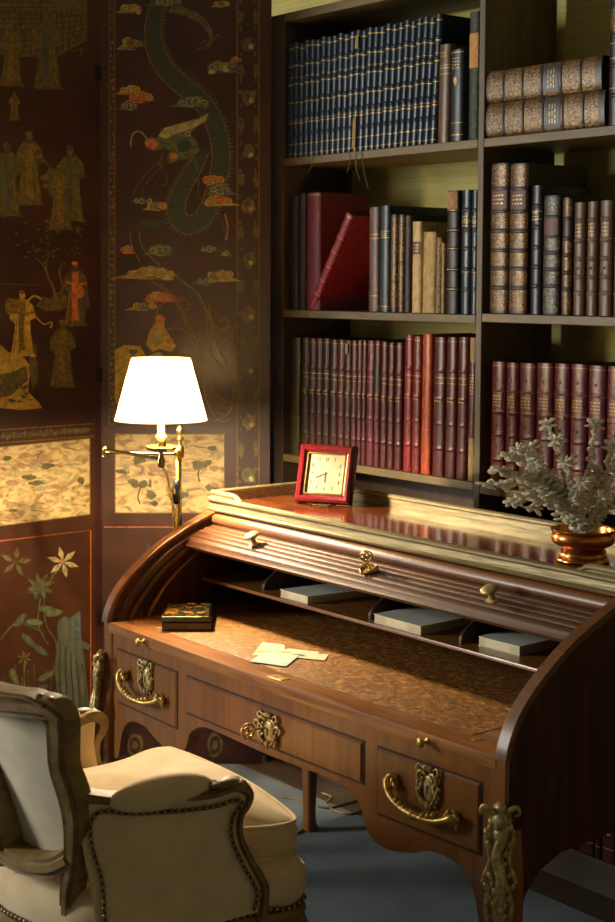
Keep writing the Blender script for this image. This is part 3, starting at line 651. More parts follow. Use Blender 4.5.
M_brassd = mat('dull_chased_bronze', hx('c6b07a'), hx('8c7848'), .34, .5, scale=(90,90,90), bump=.3, rough2=.5)
M_gallery = mat('pale_brushed_brass', hx('8a7c56'), hx('665b3c'), .42, .45, kind='noise', scale=(10,160,160), bump=.25, detail=6, rough2=.55)
desk = empty('cylinder_desk', (.75, .37, 0), 0, 'large walnut roll-top writing desk with raised cylinder lid and brass gallery', 'desk')
W = 1.5
def yf(x): return -.0146*(1 - ((x - .75)/.75)**2)
XZ = [(0, .38), (.03, .38), (.045, .40), (.06, .455), (.085, .49), (.121, .507), (.186, .508), (.247, .486), (.309, .473), (.355, .475), (.380, .488), (.398, .515), (.412, .545), (.443, .566), (.5, .579), (.75, .575)]
XZs = spline(XZ, 4)
XZf = XZs + [(W - x, z) for x, z in XZs[::-1][1:]]
mb = MB(); mb.loft([[V((x, yf(x), z)), V((x, yf(x), .731)), V((x, .022, .731)), V((x, .022, z))] for x, z in XZf])
mb.build('front_apron', M_wood, desk, smooth=30)
# legs
def leg(sx, sy):
    cx = 1.508 if sx > 0 else -.008; cy = .018 if sy > 0 else .722
    P = [(0, 0, .758), (0, 0, .62), (.012, .012, .49), (.010, .010, .36), (-.002, -.002, .18), (-.006, -.006, .05), (0, 0, .015), (.002, .002, 0)]
    Hs = [.024, .024, .029, .026, .019, .016, .02, .021]
    q = spline([(cx + sx*a, cy - sy*b, z, h) for (a, b, z), h in zip(P, Hs)], 4)
    m = MB(); rings = []
    for x, y, z, h in q:
        c = h*.25; rings.append([V((x + a*h, y + b*h, z)) for a, b in ((-1,-.75),(-.75,-1),(.75,-1),(1,-.75),(1,.75),(.75,1),(-.75,1),(-1,.75))])
    m.loft(rings); return m.build('leg', M_wood if sy > 0 and sx < 0 else M_wood, desk, smooth=40)
for sx in (-1, 1):
    for sy in (1, -1): leg(sx, sy)
ARC = spline([(-.002, .757), (.004, .785), (.030, .835), (.084, .890), (.18, .957), (.286, 1.007), (.36, 1.033), (.385, 1.037)], 5)
SIDE = ARC + [(.74, 1.037), (.74, .40), (.715, .42), (.70, .48), (.66, .52), (.55, .54), (.33, .54), (.156, .534), (.09, .51), (.05, .47), (.034, .42), (.02, .40), (0, .40)]
for x0, x1, mm in ((-.033, -.003, M_mahog), (1.503, 1.533, M_mahog)):
    MB().prism(SIDE, lambda y, z: V((x0, y, z)), lambda y, z: V((x1, y, z))).build('side_panel', mm, desk, smooth=30)
for x0 in (-.0345, 1.5005):
    MB().sweep([(x0 + .017, y, z) for y, z in ARC], [(-.0175, -.003), (-.0175, .006), (-.014, .009), (.014, .009), (.0175, .006), (.0175, -.003)], (-1, 0, 0)).build('curved_rim', M_orange, desk, smooth=40)
for off, wd, mm, P in ((0, .012, M_orange, [(.055, .752), (.082, .80), (.163, .885), (.235, .932), (.30, .962)]), (0, .005, M_woodx, [(.115, .752), (.14, .795), (.19, .855), (.245, .90), (.31, .942)]), (0, .02, M_dark, [(.03, .752), (.055, .81), (.13, .885), (.21, .94), (.30, .978)])):
    for x in (.004, 1.496):
        MB().sweep([(x, y, z) for y, z in spline(P, 5)], [(-.006, -wd/2), (-.006, wd/2), (.006, wd/2), (.006, -wd/2)], (1, 0, 0)).build('track_moulding', mm, desk, smooth=40)
# carcass and back
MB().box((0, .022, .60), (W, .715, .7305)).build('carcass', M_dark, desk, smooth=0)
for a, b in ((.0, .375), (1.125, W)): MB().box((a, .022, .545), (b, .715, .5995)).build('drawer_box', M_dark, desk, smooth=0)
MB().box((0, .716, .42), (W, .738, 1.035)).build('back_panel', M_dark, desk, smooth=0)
# writing surface with bowed front
mb = MB(); xs = [W*i/40 for i in range(41)]
mb.loft([[V((x, yf(x) - .005, .732)), V((x, yf(x) - .008, .745)), V((x, yf(x) - .005, .760)), V((x, .70, .760)), V((x, .70, .732))] for x in xs])
ws = mb.build('writing_surface', M_woodx, desk, smooth=30)
mb = MB(); lx = [.13 + (1.37 - .13)*i/30 for i in range(31)]
mb.loft([[V((x, yf(x) + .062, .7602)), V((x, yf(x) + .062, .7612)), V((x, .66, .7612)), V((x, .66, .7602))] for x in lx])
mb.build('leather_inset', M_leather, ws, smooth=0, label='worn brown tooled leather panel')
mb = MB().box((.728, -.002, .7602), (.782, .026, .7614)); mb.build('lock_plate', M_brass, ws, bevel=.0004)
MB().lathe([(.005, .7615), (.005, .7618), (.001, .762)], (.748, .012, 0), 12).build('keyhole', M_groove, ws)
for x, y in ((.155, .065), (1.395, .045)): MB().lathe([(.011, .7602), (.011, .7612), (.008, .7618), (.002, .7612)], (x, y, 0), 16).build('brass_socket', M_brass, ws)
# drawers
def cslab(x0, x1, z0, z1, out, nm):
    mb = MB(); n = 20; xs = [lerp(x0, x1, i/n) for i in range(n+1)]
    e_ = .004
    mb.loft([[V((x, yf(x) - .0015, z0 - e_)), V((x, yf(x) - .0015, z1 + e_)), V((x, yf(x) + .004, z1 + e_)), V((x, yf(x) + .004, z0 - e_))] for x in [x0 - e_] + xs[1:-1] + [x1 + e_]], 1)
    R = []
    for i, x in enumerate(xs):
        ed = i in (0, n); o = out*.35 if ed else out; y = yf(x)
        R.append([V((x, y, z0)), V((x, y - out*.4, z0 + .0005)), V((x, y - o, z0 + .005)), V((x, y - o, z1 - .005)), V((x, y - out*.4, z1 - .0005)), V((x, y, z1))])
        if i == 0: R.append([V((x + .004, q.y if k in (0, 5) else (y - out*.4 if k in (1, 4) else y - out), q.z)) for k, q in enumerate(R[0])])
        if i == n: R.insert(-1, [V((x - .004, q.y if k in (0, 5) else (y - out*.4 if k in (1, 4) else y - out), q.z)) for k, q in enumerate(R[-1])])
    mb.loft(R, 0)
    return mb.build(nm, [M_wood, M_groove], desk, smooth=25)
def T(mb, P, r, n=7, m=0): mb.tube(spline(P, 5), [r]*(len(spline(P, 5))) if not isinstance(r, (list, tuple)) else [interp(list(range(len(r))), r, i/5) for i in range(len(spline(P, 5)))], n, m, up=(0, -1, .01))
def cartouche(cx, y, cz, w_, h, nm, parent, cross=False):
    mb = MB(); rnd = random.Random(int(cx*100) + int(h*900))
    G = lambda a, b, o=0: (cx + a*w_, y - o, cz + b*h)
    mb.ell((cx, y - .001, cz - h*.02), (w_*.26, .006, h*.34), n=14, k=8)
    for s in (-1, 1):
        T(mb, [G(s*.08, .30, .006), G(s*.30, .36, .009), G(s*.42, .20, .008), G(s*.26, .08, .006), G(s*.34, -.08, .008), G(s*.46, -.02, .006)], [.003, .004, .0045, .003, .004, .002])
        T(mb, [G(s*.46, .12, .006), G(s*.40, -.16, .009), G(s*.22, -.34, .008), G(s*.05, -.47, .005)], [.002, .0042, .004, .002])
        T(mb, [G(s*.30, .30, .008), G(s*.48, .38, .007), G(s*.40, .50, .005), G(s*.26, .44, .006)], [.002, .0036, .003, .002])
        for k in range(5):
            a = s*(.14 + .075*k); mb.ell(G(a, .34 - .14*k + rnd.uniform(-.03, .03), .006), (w_*.06, .005, h*.055), n=7, k=4)
        for k in range(4): mb.ell(G(s*(.5 - .06*k), .05 - .15*k, .004), (w_*.055, .004, h*.04), n=7, k=4)
        if cross:
            T(mb, [G(s*.2, .05, .006), G(s*.5, .22, .008), G(s*.66, .10, .006), G(s*.52, -.04, .005)], [.003, .0045, .004, .002])
            T(mb, [G(s*.2, -.1, .006), G(s*.42, -.3, .008), G(s*.36, -.48, .005)], [.003, .0042, .002])
    for k in range(5):
        a = (k - 2)*.42; mb.ell(G(math.sin(a)*.17, .40 + math.cos(a)*.08, .007), (w_*.06, .006, h*.085), n=7, k=4, rot=Matrix.Rotation(a, 3, 'Y'))
    T(mb, [G(0, -.32, .007), G(.03, -.44, .009), G(-.01, -.54, .004)], [.005, .004, .0015])
    o = mb.build(nm, M_brassd, parent, smooth=60)
    k = MB(); k.ell((cx, y - .0068, cz + h*.03), (.0032, .0016, .0032), n=10, k=5); k.box((cx - .0014, y - .0082, cz - .012), (cx + .0014, y - .006, cz + h*.03)); k.build('keyhole', M_groove, o)
    return o
def bail(cx, cz, parent):
    y = yf(cx) - .007; mb = MB()
    P = [(-.080, .012, .006), (-.094, .015, .010), (-.103, .018, -.006), (-.090, .026, -.024), (-.055, .034, -.040), (0, .037, -.047), (.050, .034, -.046), (.082, .026, -.038), (.098, .020, -.030), (.108, .015, -.036), (.107, .013, -.054)]
    Rr = [.003, .0065, .009, .008, .0062, .0085, .0062, .0078, .0092, .0068, .002]
    T(mb, [(cx + a, y - b, cz + c) for a, b, c in P], Rr, 9)
    for s, oz in ((-1, .0), (1, -.022)):
        for k in range(5): mb.ell((cx + s*(.078 + .008*k), y - .017, cz - .010 + oz + .008*math.sin(k*2.1)), (.006, .006, .011), n=7, k=4, rot=Matrix.Rotation(s*(.6 - k*.4), 3, 'Y'))
        for k in range(4): mb.ell((cx + s*(.016 + .014*k), y - .036 + .002*k, cz - .046 + .004*k), (.006, .0095, .0095), n=8, k=5)
        mb.ell((cx + s*.092, y - .006, cz - .010 + oz), (.014, .008, .016), n=10, k=5)
    mb.ell((cx, y - .037, cz - .047), (.008, .0105, .0105), n=9, k=6)
    mb.build('bail_handle', M_brass, parent, smooth=60)
for a, b, c in ((.0436, .3506, .197), (1.1494, 1.4564, 1.303)):
    d = cslab(a, b, .545, .692, .007, 'drawer'); cartouche(c + .012, yf(c) - .007, .648, .068, .092, 'escutcheon', d); bail(c, .640, d)
d = cslab(.4005, 1.0995, .598, .692, .007, 'drawer')
cartouche(.765, yf(.75) - .007, .640, .078, .082, 'escutcheon', d, cross=True)
def key(c, dirv, nm, parent, bow_up=None, L_=.04, s=1.0):
    c = V(c); dv = V(dirv).normalized(); mb = MB(); mb.tube([c, c + dv*L_], .0024, 8)
    mb.tube([c + dv*L_*.45, c + dv*L_*.52], .0038, 8)
    u = V(bow_up or (0, 0, 1)); side = dv.cross(u).normalized(); u = side.cross(dv).normalized(); e_ = c + dv*(L_ + .013*s)
    for (ox, oz, rr) in ((0, 0, .0135), (0, .004, .006), (-.005, -.004, .0055), (.005, -.004, .0055)):
        mb.tube([e_ + dv*(oz*s) + u*(ox*s) + (dv*math.cos(t) + u*math.sin(t))*rr*s for t in [2*PI*k/16 for k in range(17)]], .0016*s, 6, up=tuple(side))
    return mb.build(nm, M_brass, parent, smooth=60)
key((.757, yf(.75) - .012, .645), (-.1, -1, 0), 'key', d, (0, 0, 1), .032, 1.35)
def knob(c, dirv, r, nm, parent, L_=.022, m=None, rose=True):
    c = V(c); dv = V(dirv).normalized(); rot = V((0, 0, 1)).rotation_difference(dv).to_matrix()
    prof = [(r*.75, 0), (r*.75, .003), (r*.35, .005), (r*.3, L_*.55), (r*.55, L_*.68), (r*.98, L_*.8), (r, L_*.9), (r*.85, L_), (r*.45, L_*1.08), (r*.05, L_*1.1)]
    mb = MB(); mb.loft([[c + rot @ V((math.cos(2*PI*k/18)*q, math.sin(2*PI*k/18)*q, z)) for k in range(18)] for q, z in prof])
    return mb.build(nm, m or M_brass, parent, smooth=60)
for x in (.194, 1.307): knob((x, yf(x) - .007, .7445), (0, -1, 0), .0105, 'slide_knob', ws, .024)
# tambour lid (raised), cornice, top
A_ = [(.352, 1.001), (.325, .995), (.30, .9875), (.275, .978), (.25, .964)]
def arcp(t):
    xs_ = [0, .25, .5, .75, 1]; return interp(xs_, [a[0] for a in A_], t), interp(xs_, [a[1] for a in A_], t)
prof = []
ns = 5
for i in range(ns):
    for k in range(7):
        t = (i + k/6*.9 + .02)/ns; y, z = arcp(min(t, 1)); bul = math.sin(PI*k/6)**.4*.0026; prof.append((y - bul*.35, z + bul*.9))
    y, z = arcp(min((i + .97)/ns, 1)); prof.append((y + .0008, z - .0022))
prof += [(.243, .952), (.248, .944), (.262, .952), (.29, .966), (.352, .982)]
MB().loft([[V((x, y, z)) for y, z in prof] for x in (.001, 1.499)]).build('tambour_lid', mat('lid_veneer', hx('40230f'), hx('523015'), .5, kind='wood', scale=(4,50,50), spec=.25, detail=7), desk, smooth=50)
lid = bpy.data.objects['tambour_lid']
for x in (.275, 1.19): knob((x, .296, .986), (0, -.38, .92), .022, 'lid_knob', lid, .034, M_brassd)
# heart shaped lock plate on the lid with a key
mb = MB(); nv = V((0, -.40, .92)); tv = V((0, -.92, -.40))
hp = [(math.sin(t)**3*.030, (13*math.cos(t) - 5*math.cos(2*t) - 2*math.cos(3*t) - math.cos(4*t))/17*.024) for t in [2*PI*k/28 for k in range(28)]]
c0 = V((.762, .292, .987))
mb.prism(hp, lambda a, b: c0 + V((1, 0, 0))*a - tv*b + nv*.003, lambda a, b: c0 + V((1, 0, 0))*a - tv*b + nv*.007)
for s in (-1, 1): T(mb, [tuple(c0 + V((s*.006, 0, 0)) - tv*.02 + nv*.008), tuple(c0 + V((s*.022, 0, 0)) - tv*.012 + nv*.011), tuple(c0 + V((s*.02, 0, 0)) + tv*.008 + nv*.010), tuple(c0 + V((s*.004, 0, 0)) + tv*.022 + nv*.008)], [.002, .0035, .003, .0015])
pl = mb.build('lock_plate', M_brass, lid, smooth=50)
key(c0 + nv*.006 - tv*.004, (0, -.30, .95), 'key', pl, (.62, .78, 0), .020, 1.1)
CP = [(.372, 1.038), (.356, 1.034), (.345, 1.026), (.341, 1.014), (.345, 1.004), (.356, .996), (.40, .990), (.40, 1.038)]
MB().loft([[V((x, y, z)) for y, z in CP] for x in (.0, 1.5)]).build('cornice', M_orange, desk, smooth=50)
MB().box((-.033, .372, 1.0375), (1.533, .742, 1.063)).build('desk_top', M_top, desk, bevel=.002)
GP = [(.366, 1.038), (.352, 1.040), (.350, 1.046), (.356, 1.050), (.358, 1.066), (.352, 1.071), (.352, 1.077), (.358, 1.0805), (.368, 1.0805), (.371, 1.076), (.371, 1.038)]
MB().loft([[V((x, y, z)) for y, z in GP] for x in (-.036, 1.536)]).build('gallery_front_moulding', M_gallery, desk, smooth=25)
def rail(P, nm):
    q = [(-.006, 0), (-.0075, .004), (-.005, .008), (-.005, .046), (-.008, .050), (-.008, .056), (-.004, .060), (.004, .060), (.008, .056), (.008, .050), (.005, .046), (.005, .008), (.0075, .004), (.006, 0)]
    rings = []
    for i, (x, y, hs) in enumerate(P):
        a, b = P[max(0, i-1)], P[min(len(P)-1, i+1)]; dx, dy = b[0]-a[0], b[1]-a[1]; l = math.hypot(dx, dy); nx, ny = dy/l, -dx/l
        rings.append([V((x + nx*s_, y + ny*s_, 1.0395 + z*hs)) for s_, z in q])
    return MB().loft(rings).build(nm, M_gallery, desk, smooth=25)
for s in (0, 1):
    X = lambda x: x if s == 0 else 1.5 - x
    rail([(X(-.026), .736, 1), (X(-.026), .40, 1), (X(-.026), .378, 1)], 'gallery_side')
    rail([(X(-.030), .366, 1), (X(.0), .366, 1), (X(.07), .366, 1), (X(.085), .366, .97), (X(.098), .366, .88), (X(.108), .366, .76), (X(.118), .366, .72)], 'gallery_scroll')
rail([(-.03, .734, 1), (.75, .734, 1), (1.53, .734, 1)], 'gallery_back')
# pigeonholes
MB().box((.002, .307, .842), (1.498, .714, .852)).build('pigeonhole_shelf', M_woodx, desk, bevel=.003)
for x in (.262, .715, 1.045):
    P = spline([(.335, .853), (.337, .868), (.352, .885), (.375, .90), (.385, .93), (.395, .965), (.42, .985)], 4) + [(.71, .985), (.71, .853)]
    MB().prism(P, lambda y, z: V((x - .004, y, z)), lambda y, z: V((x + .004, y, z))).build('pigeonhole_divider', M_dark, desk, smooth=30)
# bronze corner mounts
def mount(sx):
    mb = MB(); cx = 1.515 if sx > 0 else -.015; cy = -.008; rnd = random.Random(3 if sx > 0 else 4)
    dx, dy = sx*.7071, -.7071; tx, ty = .7071, sx*.7071
    def Q(u, o, z):
        k = interp([.36, .49, .6, .66], [.012, .017, .006, .004], z)
        return (cx + dx*(o + k + .006) + tx*u, cy + dy*(o + k + .006) + ty*u, z)
    T(mb, [Q(0, .004, .655), Q(.008, .012, .62), Q(-.006, .012, .57), Q(.004, .014, .52), Q(-.003, .012, .46), Q(.003, .008, .41), Q(0, .004, .34), Q(0, 0, .29)], [.007, .012, .011, .013, .012, .009, .006, .002], 9)
    for s in (-1, 1):
        T(mb, [Q(s*.004, .01, .645), Q(s*.018, .014, .662), Q(s*.034, .012, .668), Q(s*.038, .01, .655), Q(s*.028, .01, .650)], [.005, .006, .005, .004, .002], 7)
        T(mb, [Q(s*.014, .008, .64), Q(s*.026, .006, .60), Q(s*.018, .008, .565), Q(s*.028, .006, .53), Q(s*.034, .008, .515)], [.005, .006, .004, .006, .003], 7)
        T(mb, [Q(s*.012, .01, .52), Q(s*.024, .008, .48), Q(s*.022, .006, .44), Q(s*.012, .004, .40), Q(s*.016, .004, .37)], [.004, .006, .006, .005, .002], 7)
        for k in range(13):
            z = .635 - k*.021; u = s*(.016 + .009*math.sin(k*1.3)); mb.ell(Q(u, .009, z), (.007, .007, .012), n=7, k=4, rot=Matrix.Rotation(s*.6, 3, 'Y'))
    for k in range(11): mb.ell(Q(rnd.uniform(-.01, .01), .016, .63 - k*.026), (.008, .008, .011), n=7, k=4)
    for k in range(90):
        z = .655 - k*.0032; u = rnd.uniform(-1, 1)*interp([.37, .45, .56, .655], [.010, .020, .020, .024], z); mb.ell(Q(u, .007 - abs(u)*.2, z), (.006, .006, rnd.uniform(.008, .014)), n=6, k=4, rot=Matrix.Rotation(rnd.uniform(-.8, .8), 3, 'Y'))
    for a in ((0, .006, .662, .016, .014), (0, .010, .640, .020, .020), (0, .012, .612, .016, .018), (0, .008, .54, .014, .03), (0, .006, .42, .014, .04)): mb.ell(Q(*a[:3]), (a[3], a[3]*.8, a[4]), n=12, k=7)
    mb.ell(Q(0, .018, .455), (.010, .010, .022), n=12, k=7)
    mb.build('corner_mount', M_brassd, desk, smooth=60, label='chased bronze corner mount')
mount(-1); mount(1)
# ------------------------------------------------------------------ swing-arm floor lamp
M_lb = mat('polished_lamp_brass', hx('cdb278'), hx('a48a50'), .22, 1.0, scale=(30,30,30))
lamp = empty('floor_lamp', (-.083, .285, 0), 0, 'brass swing-arm floor lamp with a glowing cream shade behind the desk', 'floor lamp')
LX, LY = -.02, .18; PX, PY = -.083, .285
MB().lathe([(.11, 0), (.112, .006), (.10, .014), (.03, .024), (.012, .034), (.010, .05)], (PX, PY, 0), 28).build('base', M_lb, lamp, smooth=40)
MB().lathe([(.0062, .05), (.0062, 1.245)], (PX, PY, 0), 14).build('pole', M_lb, lamp)
MB().lathe([(.007, 1.245), (.012, 1.248), (.012, 1.256), (.006, 1.26), (.009, 1.268), (.0105, 1.276), (.008, 1.284), (.003, 1.288), (.001, 1.290)], (PX, PY, 0), 16).build('finial', M_lb, lamp)
mb = MB(); mb.lathe([(.012, 1.195), (.0135, 1.20), (.0135, 1.225), (.010, 1.232)], (PX, PY, 0), 16); mb.ell((PX + .012, PY - .018, 1.213), (.010, .010, .010)); mb.build('pole_clamp', M_lb, lamp, smooth=60)
EX, EY = -.372, .205
mb = MB(); mb.tube([(PX, PY, 1.207), (EX, EY, 1.190)], .0052, 10); mb.build('swing_arm', M_lb, lamp)
mb = MB(); mb.tube([(EX, EY, 1.198), (LX, LY, 1.205)], .0052, 10); mb.build('swing_arm', M_lb, lamp)
MB().lathe([(.004, 1.172), (.009, 1.176), (.0075, 1.186), (.010, 1.194), (.008, 1.204), (.005, 1.210), (.001, 1.212)], (EX, EY, 0), 14).build('elbow_joint', M_lb, lamp)
MB().lathe([(.004, 1.178), (.011, 1.184), (.012, 1.200), (.008, 1.210), (.006, 1.222)], (LX, LY, 0), 16).build('lower_joint', M_lb, lamp)
MB().lathe([(.006, 1.222), (.040, 1.232), (.045, 1.240), (.043, 1.242), (.020, 1.234), (.006, 1.234)], (LX, LY, 0), 28).build('drip_pan', M_lb, lamp, smooth=50)
MB().lathe([(.008, 1.234), (.016, 1.242), (.012, 1.255), (.019, 1.268), (.013, 1.276), (.010, 1.283)], (LX, LY, 0), 18).build('socket_cup', M_lb, lamp, smooth=50)
MB().lathe([(.0105, 1.283), (.0105, 1.305), (.004, 1.307)], (LX, LY, 0), 16).build('candle_tube', mat('ivory_tube', hx('c9a860'), hx('d9bc7a'), .5, scale=(9,9,9)), lamp, smooth=50)
m = bpy.data.materials.new('lit_bulb'); m.use_nodes = True; b = m.node_tree.nodes['Principled BSDF']; b.inputs['Emission Color'].default_value = (1, .72, .38, 1); b.inputs['Emission Strength'].default_value = 12
mb = MB(); mb.ell((LX, LY, 1.338), (.011, .011, .026), n=14, k=9); mb.build('bulb', m, lamp)
# shade
m = bpy.data.materials.new('cream_lampshade'); m.use_nodes = True; nt = m.node_tree; N = nt.nodes
N.remove(N['Principled BSDF']); o_ = N['Material Output']
df = N.new('ShaderNodeBsdfDiffuse'); tr_ = N.new('ShaderNodeBsdfTranslucent'); mx = N.new('ShaderNodeMixShader')
tx = N.new('ShaderNodeTexNoise'); tx.inputs['Scale'].default_value = 300; rp = N.new('ShaderNodeValToRGB'); rp.color_ramp.elements[0].color = (*hx('cdb98c'), 1); rp.color_ramp.elements[1].color = (*hx('d8c69c'), 1)
nt.links.new(tx.outputs[0], rp.inputs[0])
for q in (df, tr_): nt.links.new(rp.outputs[0], q.inputs['Color'])
mx.inputs[0].default_value = .15; nt.links.new(df.outputs[0], mx.inputs[1]); nt.links.new(tr_.outputs[0], mx.inputs[2]); nt.links.new(mx.outputs[0], o_.inputs['Surface'])
M_shade = m
sb, st_ = 1.316, 1.492
mb = MB(); mb.loft([[V((LX + math.cos(2*PI*k/48)*r_, LY + math.sin(2*PI*k/48)*r_, z)) for k in range(48)] for r_, z in ((.1320, sb), (.0845, st_))], cap=False)
sh = mb.build('lamp_shade', M_shade, lamp, smooth=60)
for r_, z in ((.1322, sb), (.0847, st_)): MB().tube([(LX + math.cos(2*PI*k/48)*r_, LY + math.sin(2*PI*k/48)*r_, z) for k in range(49)], .0016, 6).build('shade_trim', mat('shade_braid%d' % int(r_*1000), hx('b98f48'), hx('caa35c'), .7, scale=(90,90,90)), sh)
mb = MB(); mb.tube([(LX, LY, 1.305), (LX, LY, 1.309)], .004)
for k in range(3):
    a = 2*PI*k/3 + .4; mb.tube([(LX + math.cos(a)*.012, LY + math.sin(a)*.012, 1.303), (LX + math.cos(a)*.045, LY + math.sin(a)*.045, 1.36), (LX + math.cos(a)*.0845, LY + math.sin(a)*.0845, st_ - .004)], .0011, 5)
mb.build('shade_carrier', M_lb, lamp)
l = bpy.data.lights.new('lamp_light', 'POINT'); l.energy = LAMP_POWER; l.color = (1.0, .80, .53); l.shadow_soft_size = .026
lo = bpy.data.objects.new('lamp_light', l); COL.objects.link(lo); lo.location = (LX, LY, 1.342)
bpy.data.objects['bulb'].visible_shadow = True
# twisted cord and switch
M_cord = mat('yellow_twisted_cord', hx('e0b040'), hx('a07824'), .6, kind='noise', scale=(150,150,150), contrast=(.4,.6))
cp = spline([(LX + .002, LY + .006, 1.178), (LX - .014, LY + .03, 1.15), (LX - .03, LY + .06, 1.05), (-.07, .262, .96), (-.078, .262, .84), (-.075, .27, .5), (-.10, .30, .03)], 8)
MB().tube(cp, .0036, 6).build('cord', M_cord, lamp)
cp = spline([(PX + .004, PY - .012, 1.20), (PX + .012, PY - .016, 1.15), (PX + .014, PY - .018, 1.04), (PX + .006, PY - .02, .95), (PX - .01, PY - .02, .86), (-.09, .28, .5), (-.11, .30, .03)], 8)
MB().tube(cp, .0036, 6).build('cord', M_cord, lamp)
M_blkp = mat('black_bakelite', hx('0c0c0c'), hx('141414'), .25, scale=(9,9,9))
mb = MB(); mb.lathe([(.003, 1.060), (.009, 1.065), (.0115, 1.08), (.0115, 1.115), (.009, 1.128), (.003, 1.133)], (PX + .0135, PY - .020, 0), 14); sw = mb.build('cord_switch', M_blkp, lamp, smooth=60)
MB().box((PX + .0155, PY - .036, 1.092), (PX + .0235, PY - .029, 1.106)).build('rocker', M_lb, sw, bevel=.001)
# ------------------------------------------------------------------ things on the writing surface and in the pigeonholes
BX = empty('lacquer_box', (.150, .158, .7613), math.atan2(.112, .085), 'small black lacquer box with orange and green painted lid on the writing surface', 'box')
M_blq = mat('black_lacquer', hx('080706'), hx('0e0c0a'), .12, scale=(9,9,9), coat=.6)
M_paint = mat('painted_lid_picture', hx('10140e'), hx('c2601c'), .25, kind='noise', scale=(38,38,38), contrast=(.44,.62), detail=5, c3=hx('3d4c22'), coat=.5, dist=1.2)
MB().box((-.066, -.088, 0), (.066, .088, .024)).build('body', M_blq, BX, bevel=.003, local=True)
MB().box((-.068, -.090, .0245), (.068, .090, .040)).build('lid', M_blq, BX, bevel=.0025, local=True)
lidb = bpy.data.objects['lid']
MB().box((-.060, -.082, .0402), (.060, .082, .0408)).build('painted_panel', M_paint, lidb, local=True, smooth=0)
q = MB(); q.box((-.064, -.0905, .006), (.064, -.0898, .0075)); q.build('gilt_band', M_gold, BX, local=True, smooth=0)
M_card = mat('cream_card', hx('b8b092'), hx('aca486'), .7, scale=(40,40,40)); M_blu = mat('pale_blue_paper', hx('94a499'), hx('a0aea2'), .7, scale=(40,40,40))
M_gp = mat('green_card_print', hx('5f7a2c'), hx('a9a040'), .7, scale=(150,150,150)); M_gpd = mat('dark_green_card_print', hx('33481f'), hx('6a7430'), .7, scale=(150,150,150))
def card(c4, z, m, nm, label, cat, pr=None, prm=None, group=None):
    cx = sum(p[0] for p in c4)/4; cy = sum(p[1] for p in c4)/4
    t = empty(nm, (cx, cy, z), 0, label, cat, group)
    A = MB(); th = .0006; A.add([V((x, y, z)) for x, y in c4] + [V((x, y, z + th)) for x, y in c4], [(3,2,1,0), (4,5,6,7), (0,1,5,4), (1,2,6,5), (2,3,7,6), (3,0,4,7)]); A.build('sheet', m, t, smooth=0)
    if pr:
        f_ = lambda u, v: V((lerp(lerp(c4[0][0], c4[1][0], u), lerp(c4[3][0], c4[2][0], u), v), lerp(lerp(c4[0][1], c4[1][1], u), lerp(c4[3][1], c4[2][1], u), v), z + th + .0002))
        B = MB(); r2 = random.Random(2); n = 14
        B.poly([(pr[0] + math.cos(2*PI*k/n)*pr[2]*(1 + r2.uniform(-.25, .25)), pr[1] + math.sin(2*PI*k/n)*pr[3]*(1 + r2.uniform(-.25, .25))) for k in range(n)], f_); B.build('printed_picture', prm, t, smooth=0)
    return t
card([(.545, .090), (.600, .150), (.508, .222), (.452, .190)], .7615, M_card, 'card', 'cream card with a faint green print, leftmost of the three small cards', 'card', (.3, .25, .3, .12), M_gp, 'cards on the writing surface')
card([(.560, .145), (.650, .185), (.630, .245), (.552, .205)], .7624, M_card, 'card', 'cream card with a yellow-green print, middle of the three small cards', 'card', (.35, .3, .35, .18), M_gp, 'cards on the writing surface')
card([(.612, .142), (.705, .196), (.662, .246), (.585, .186)], .7633, M_card, 'card', 'cream card with a dark green oval print, rightmost of the small cards', 'card', (.25, .45, .2, .22), M_gpd, 'cards on the writing surface')
card([(.600, .040), (.695, .082), (.628, .176), (.545, .128)], .7642, M_blu, 'envelope', 'pale blue envelope lying over the three small cards', 'envelope')
M_pad = mat('pale_blue_green_cover', hx('e0e6dc'), hx('eef2ea'), .4, scale=(14,14,14)); M_padp = mat('cream_page_block', hx('eee2b8'), hx('d8cc9e'), .8, kind='wave', scale=(2,2,500), dist=.4, detail=1)
for k, (c4, hgt, nm) in enumerate((([(.362, .318), (.482, .318), (.512, .54), (.39, .55)], .021, 'left pigeonhole'), ([(.752, .318), (.926, .318), (.918, .545), (.745, .53)], .022, 'middle pigeonhole'), ([(1.085, .357), (1.215, .360), (1.205, .56), (1.075, .55)], .022, 'right pigeonhole'))):
    cx = sum(p[0] for p in c4)/4; cy = sum(p[1] for p in c4)/4; z = .8525
    t = empty('notebook', (cx, cy, z), 0, 'pale blue-green notebook with cream page edges in the %s' % nm, 'notebook', 'notebooks in the pigeonholes')
    def slabq(z0, z1, s_): 
        P = [(cx + (x - cx)*s_, cy + (y - cy)*s_) for x, y in c4]
        return MB().add([V((x, y, z0)) for x, y in P] + [V((x, y, z1)) for x, y in P], [(3,2,1,0), (4,5,6,7), (0,1,5,4), (1,2,6,5), (2,3,7,6), (3,0,4,7)])
    slabq(z + .0017, z + hgt - .0017, .985).build('page_block', M_padp, t, smooth=0)
    slabq(z, z + .0015, 1).build('back_cover', M_pad, t, smooth=0); slabq(z + hgt - .0015, z + hgt, 1).build('front_cover', M_pad, t, smooth=0)
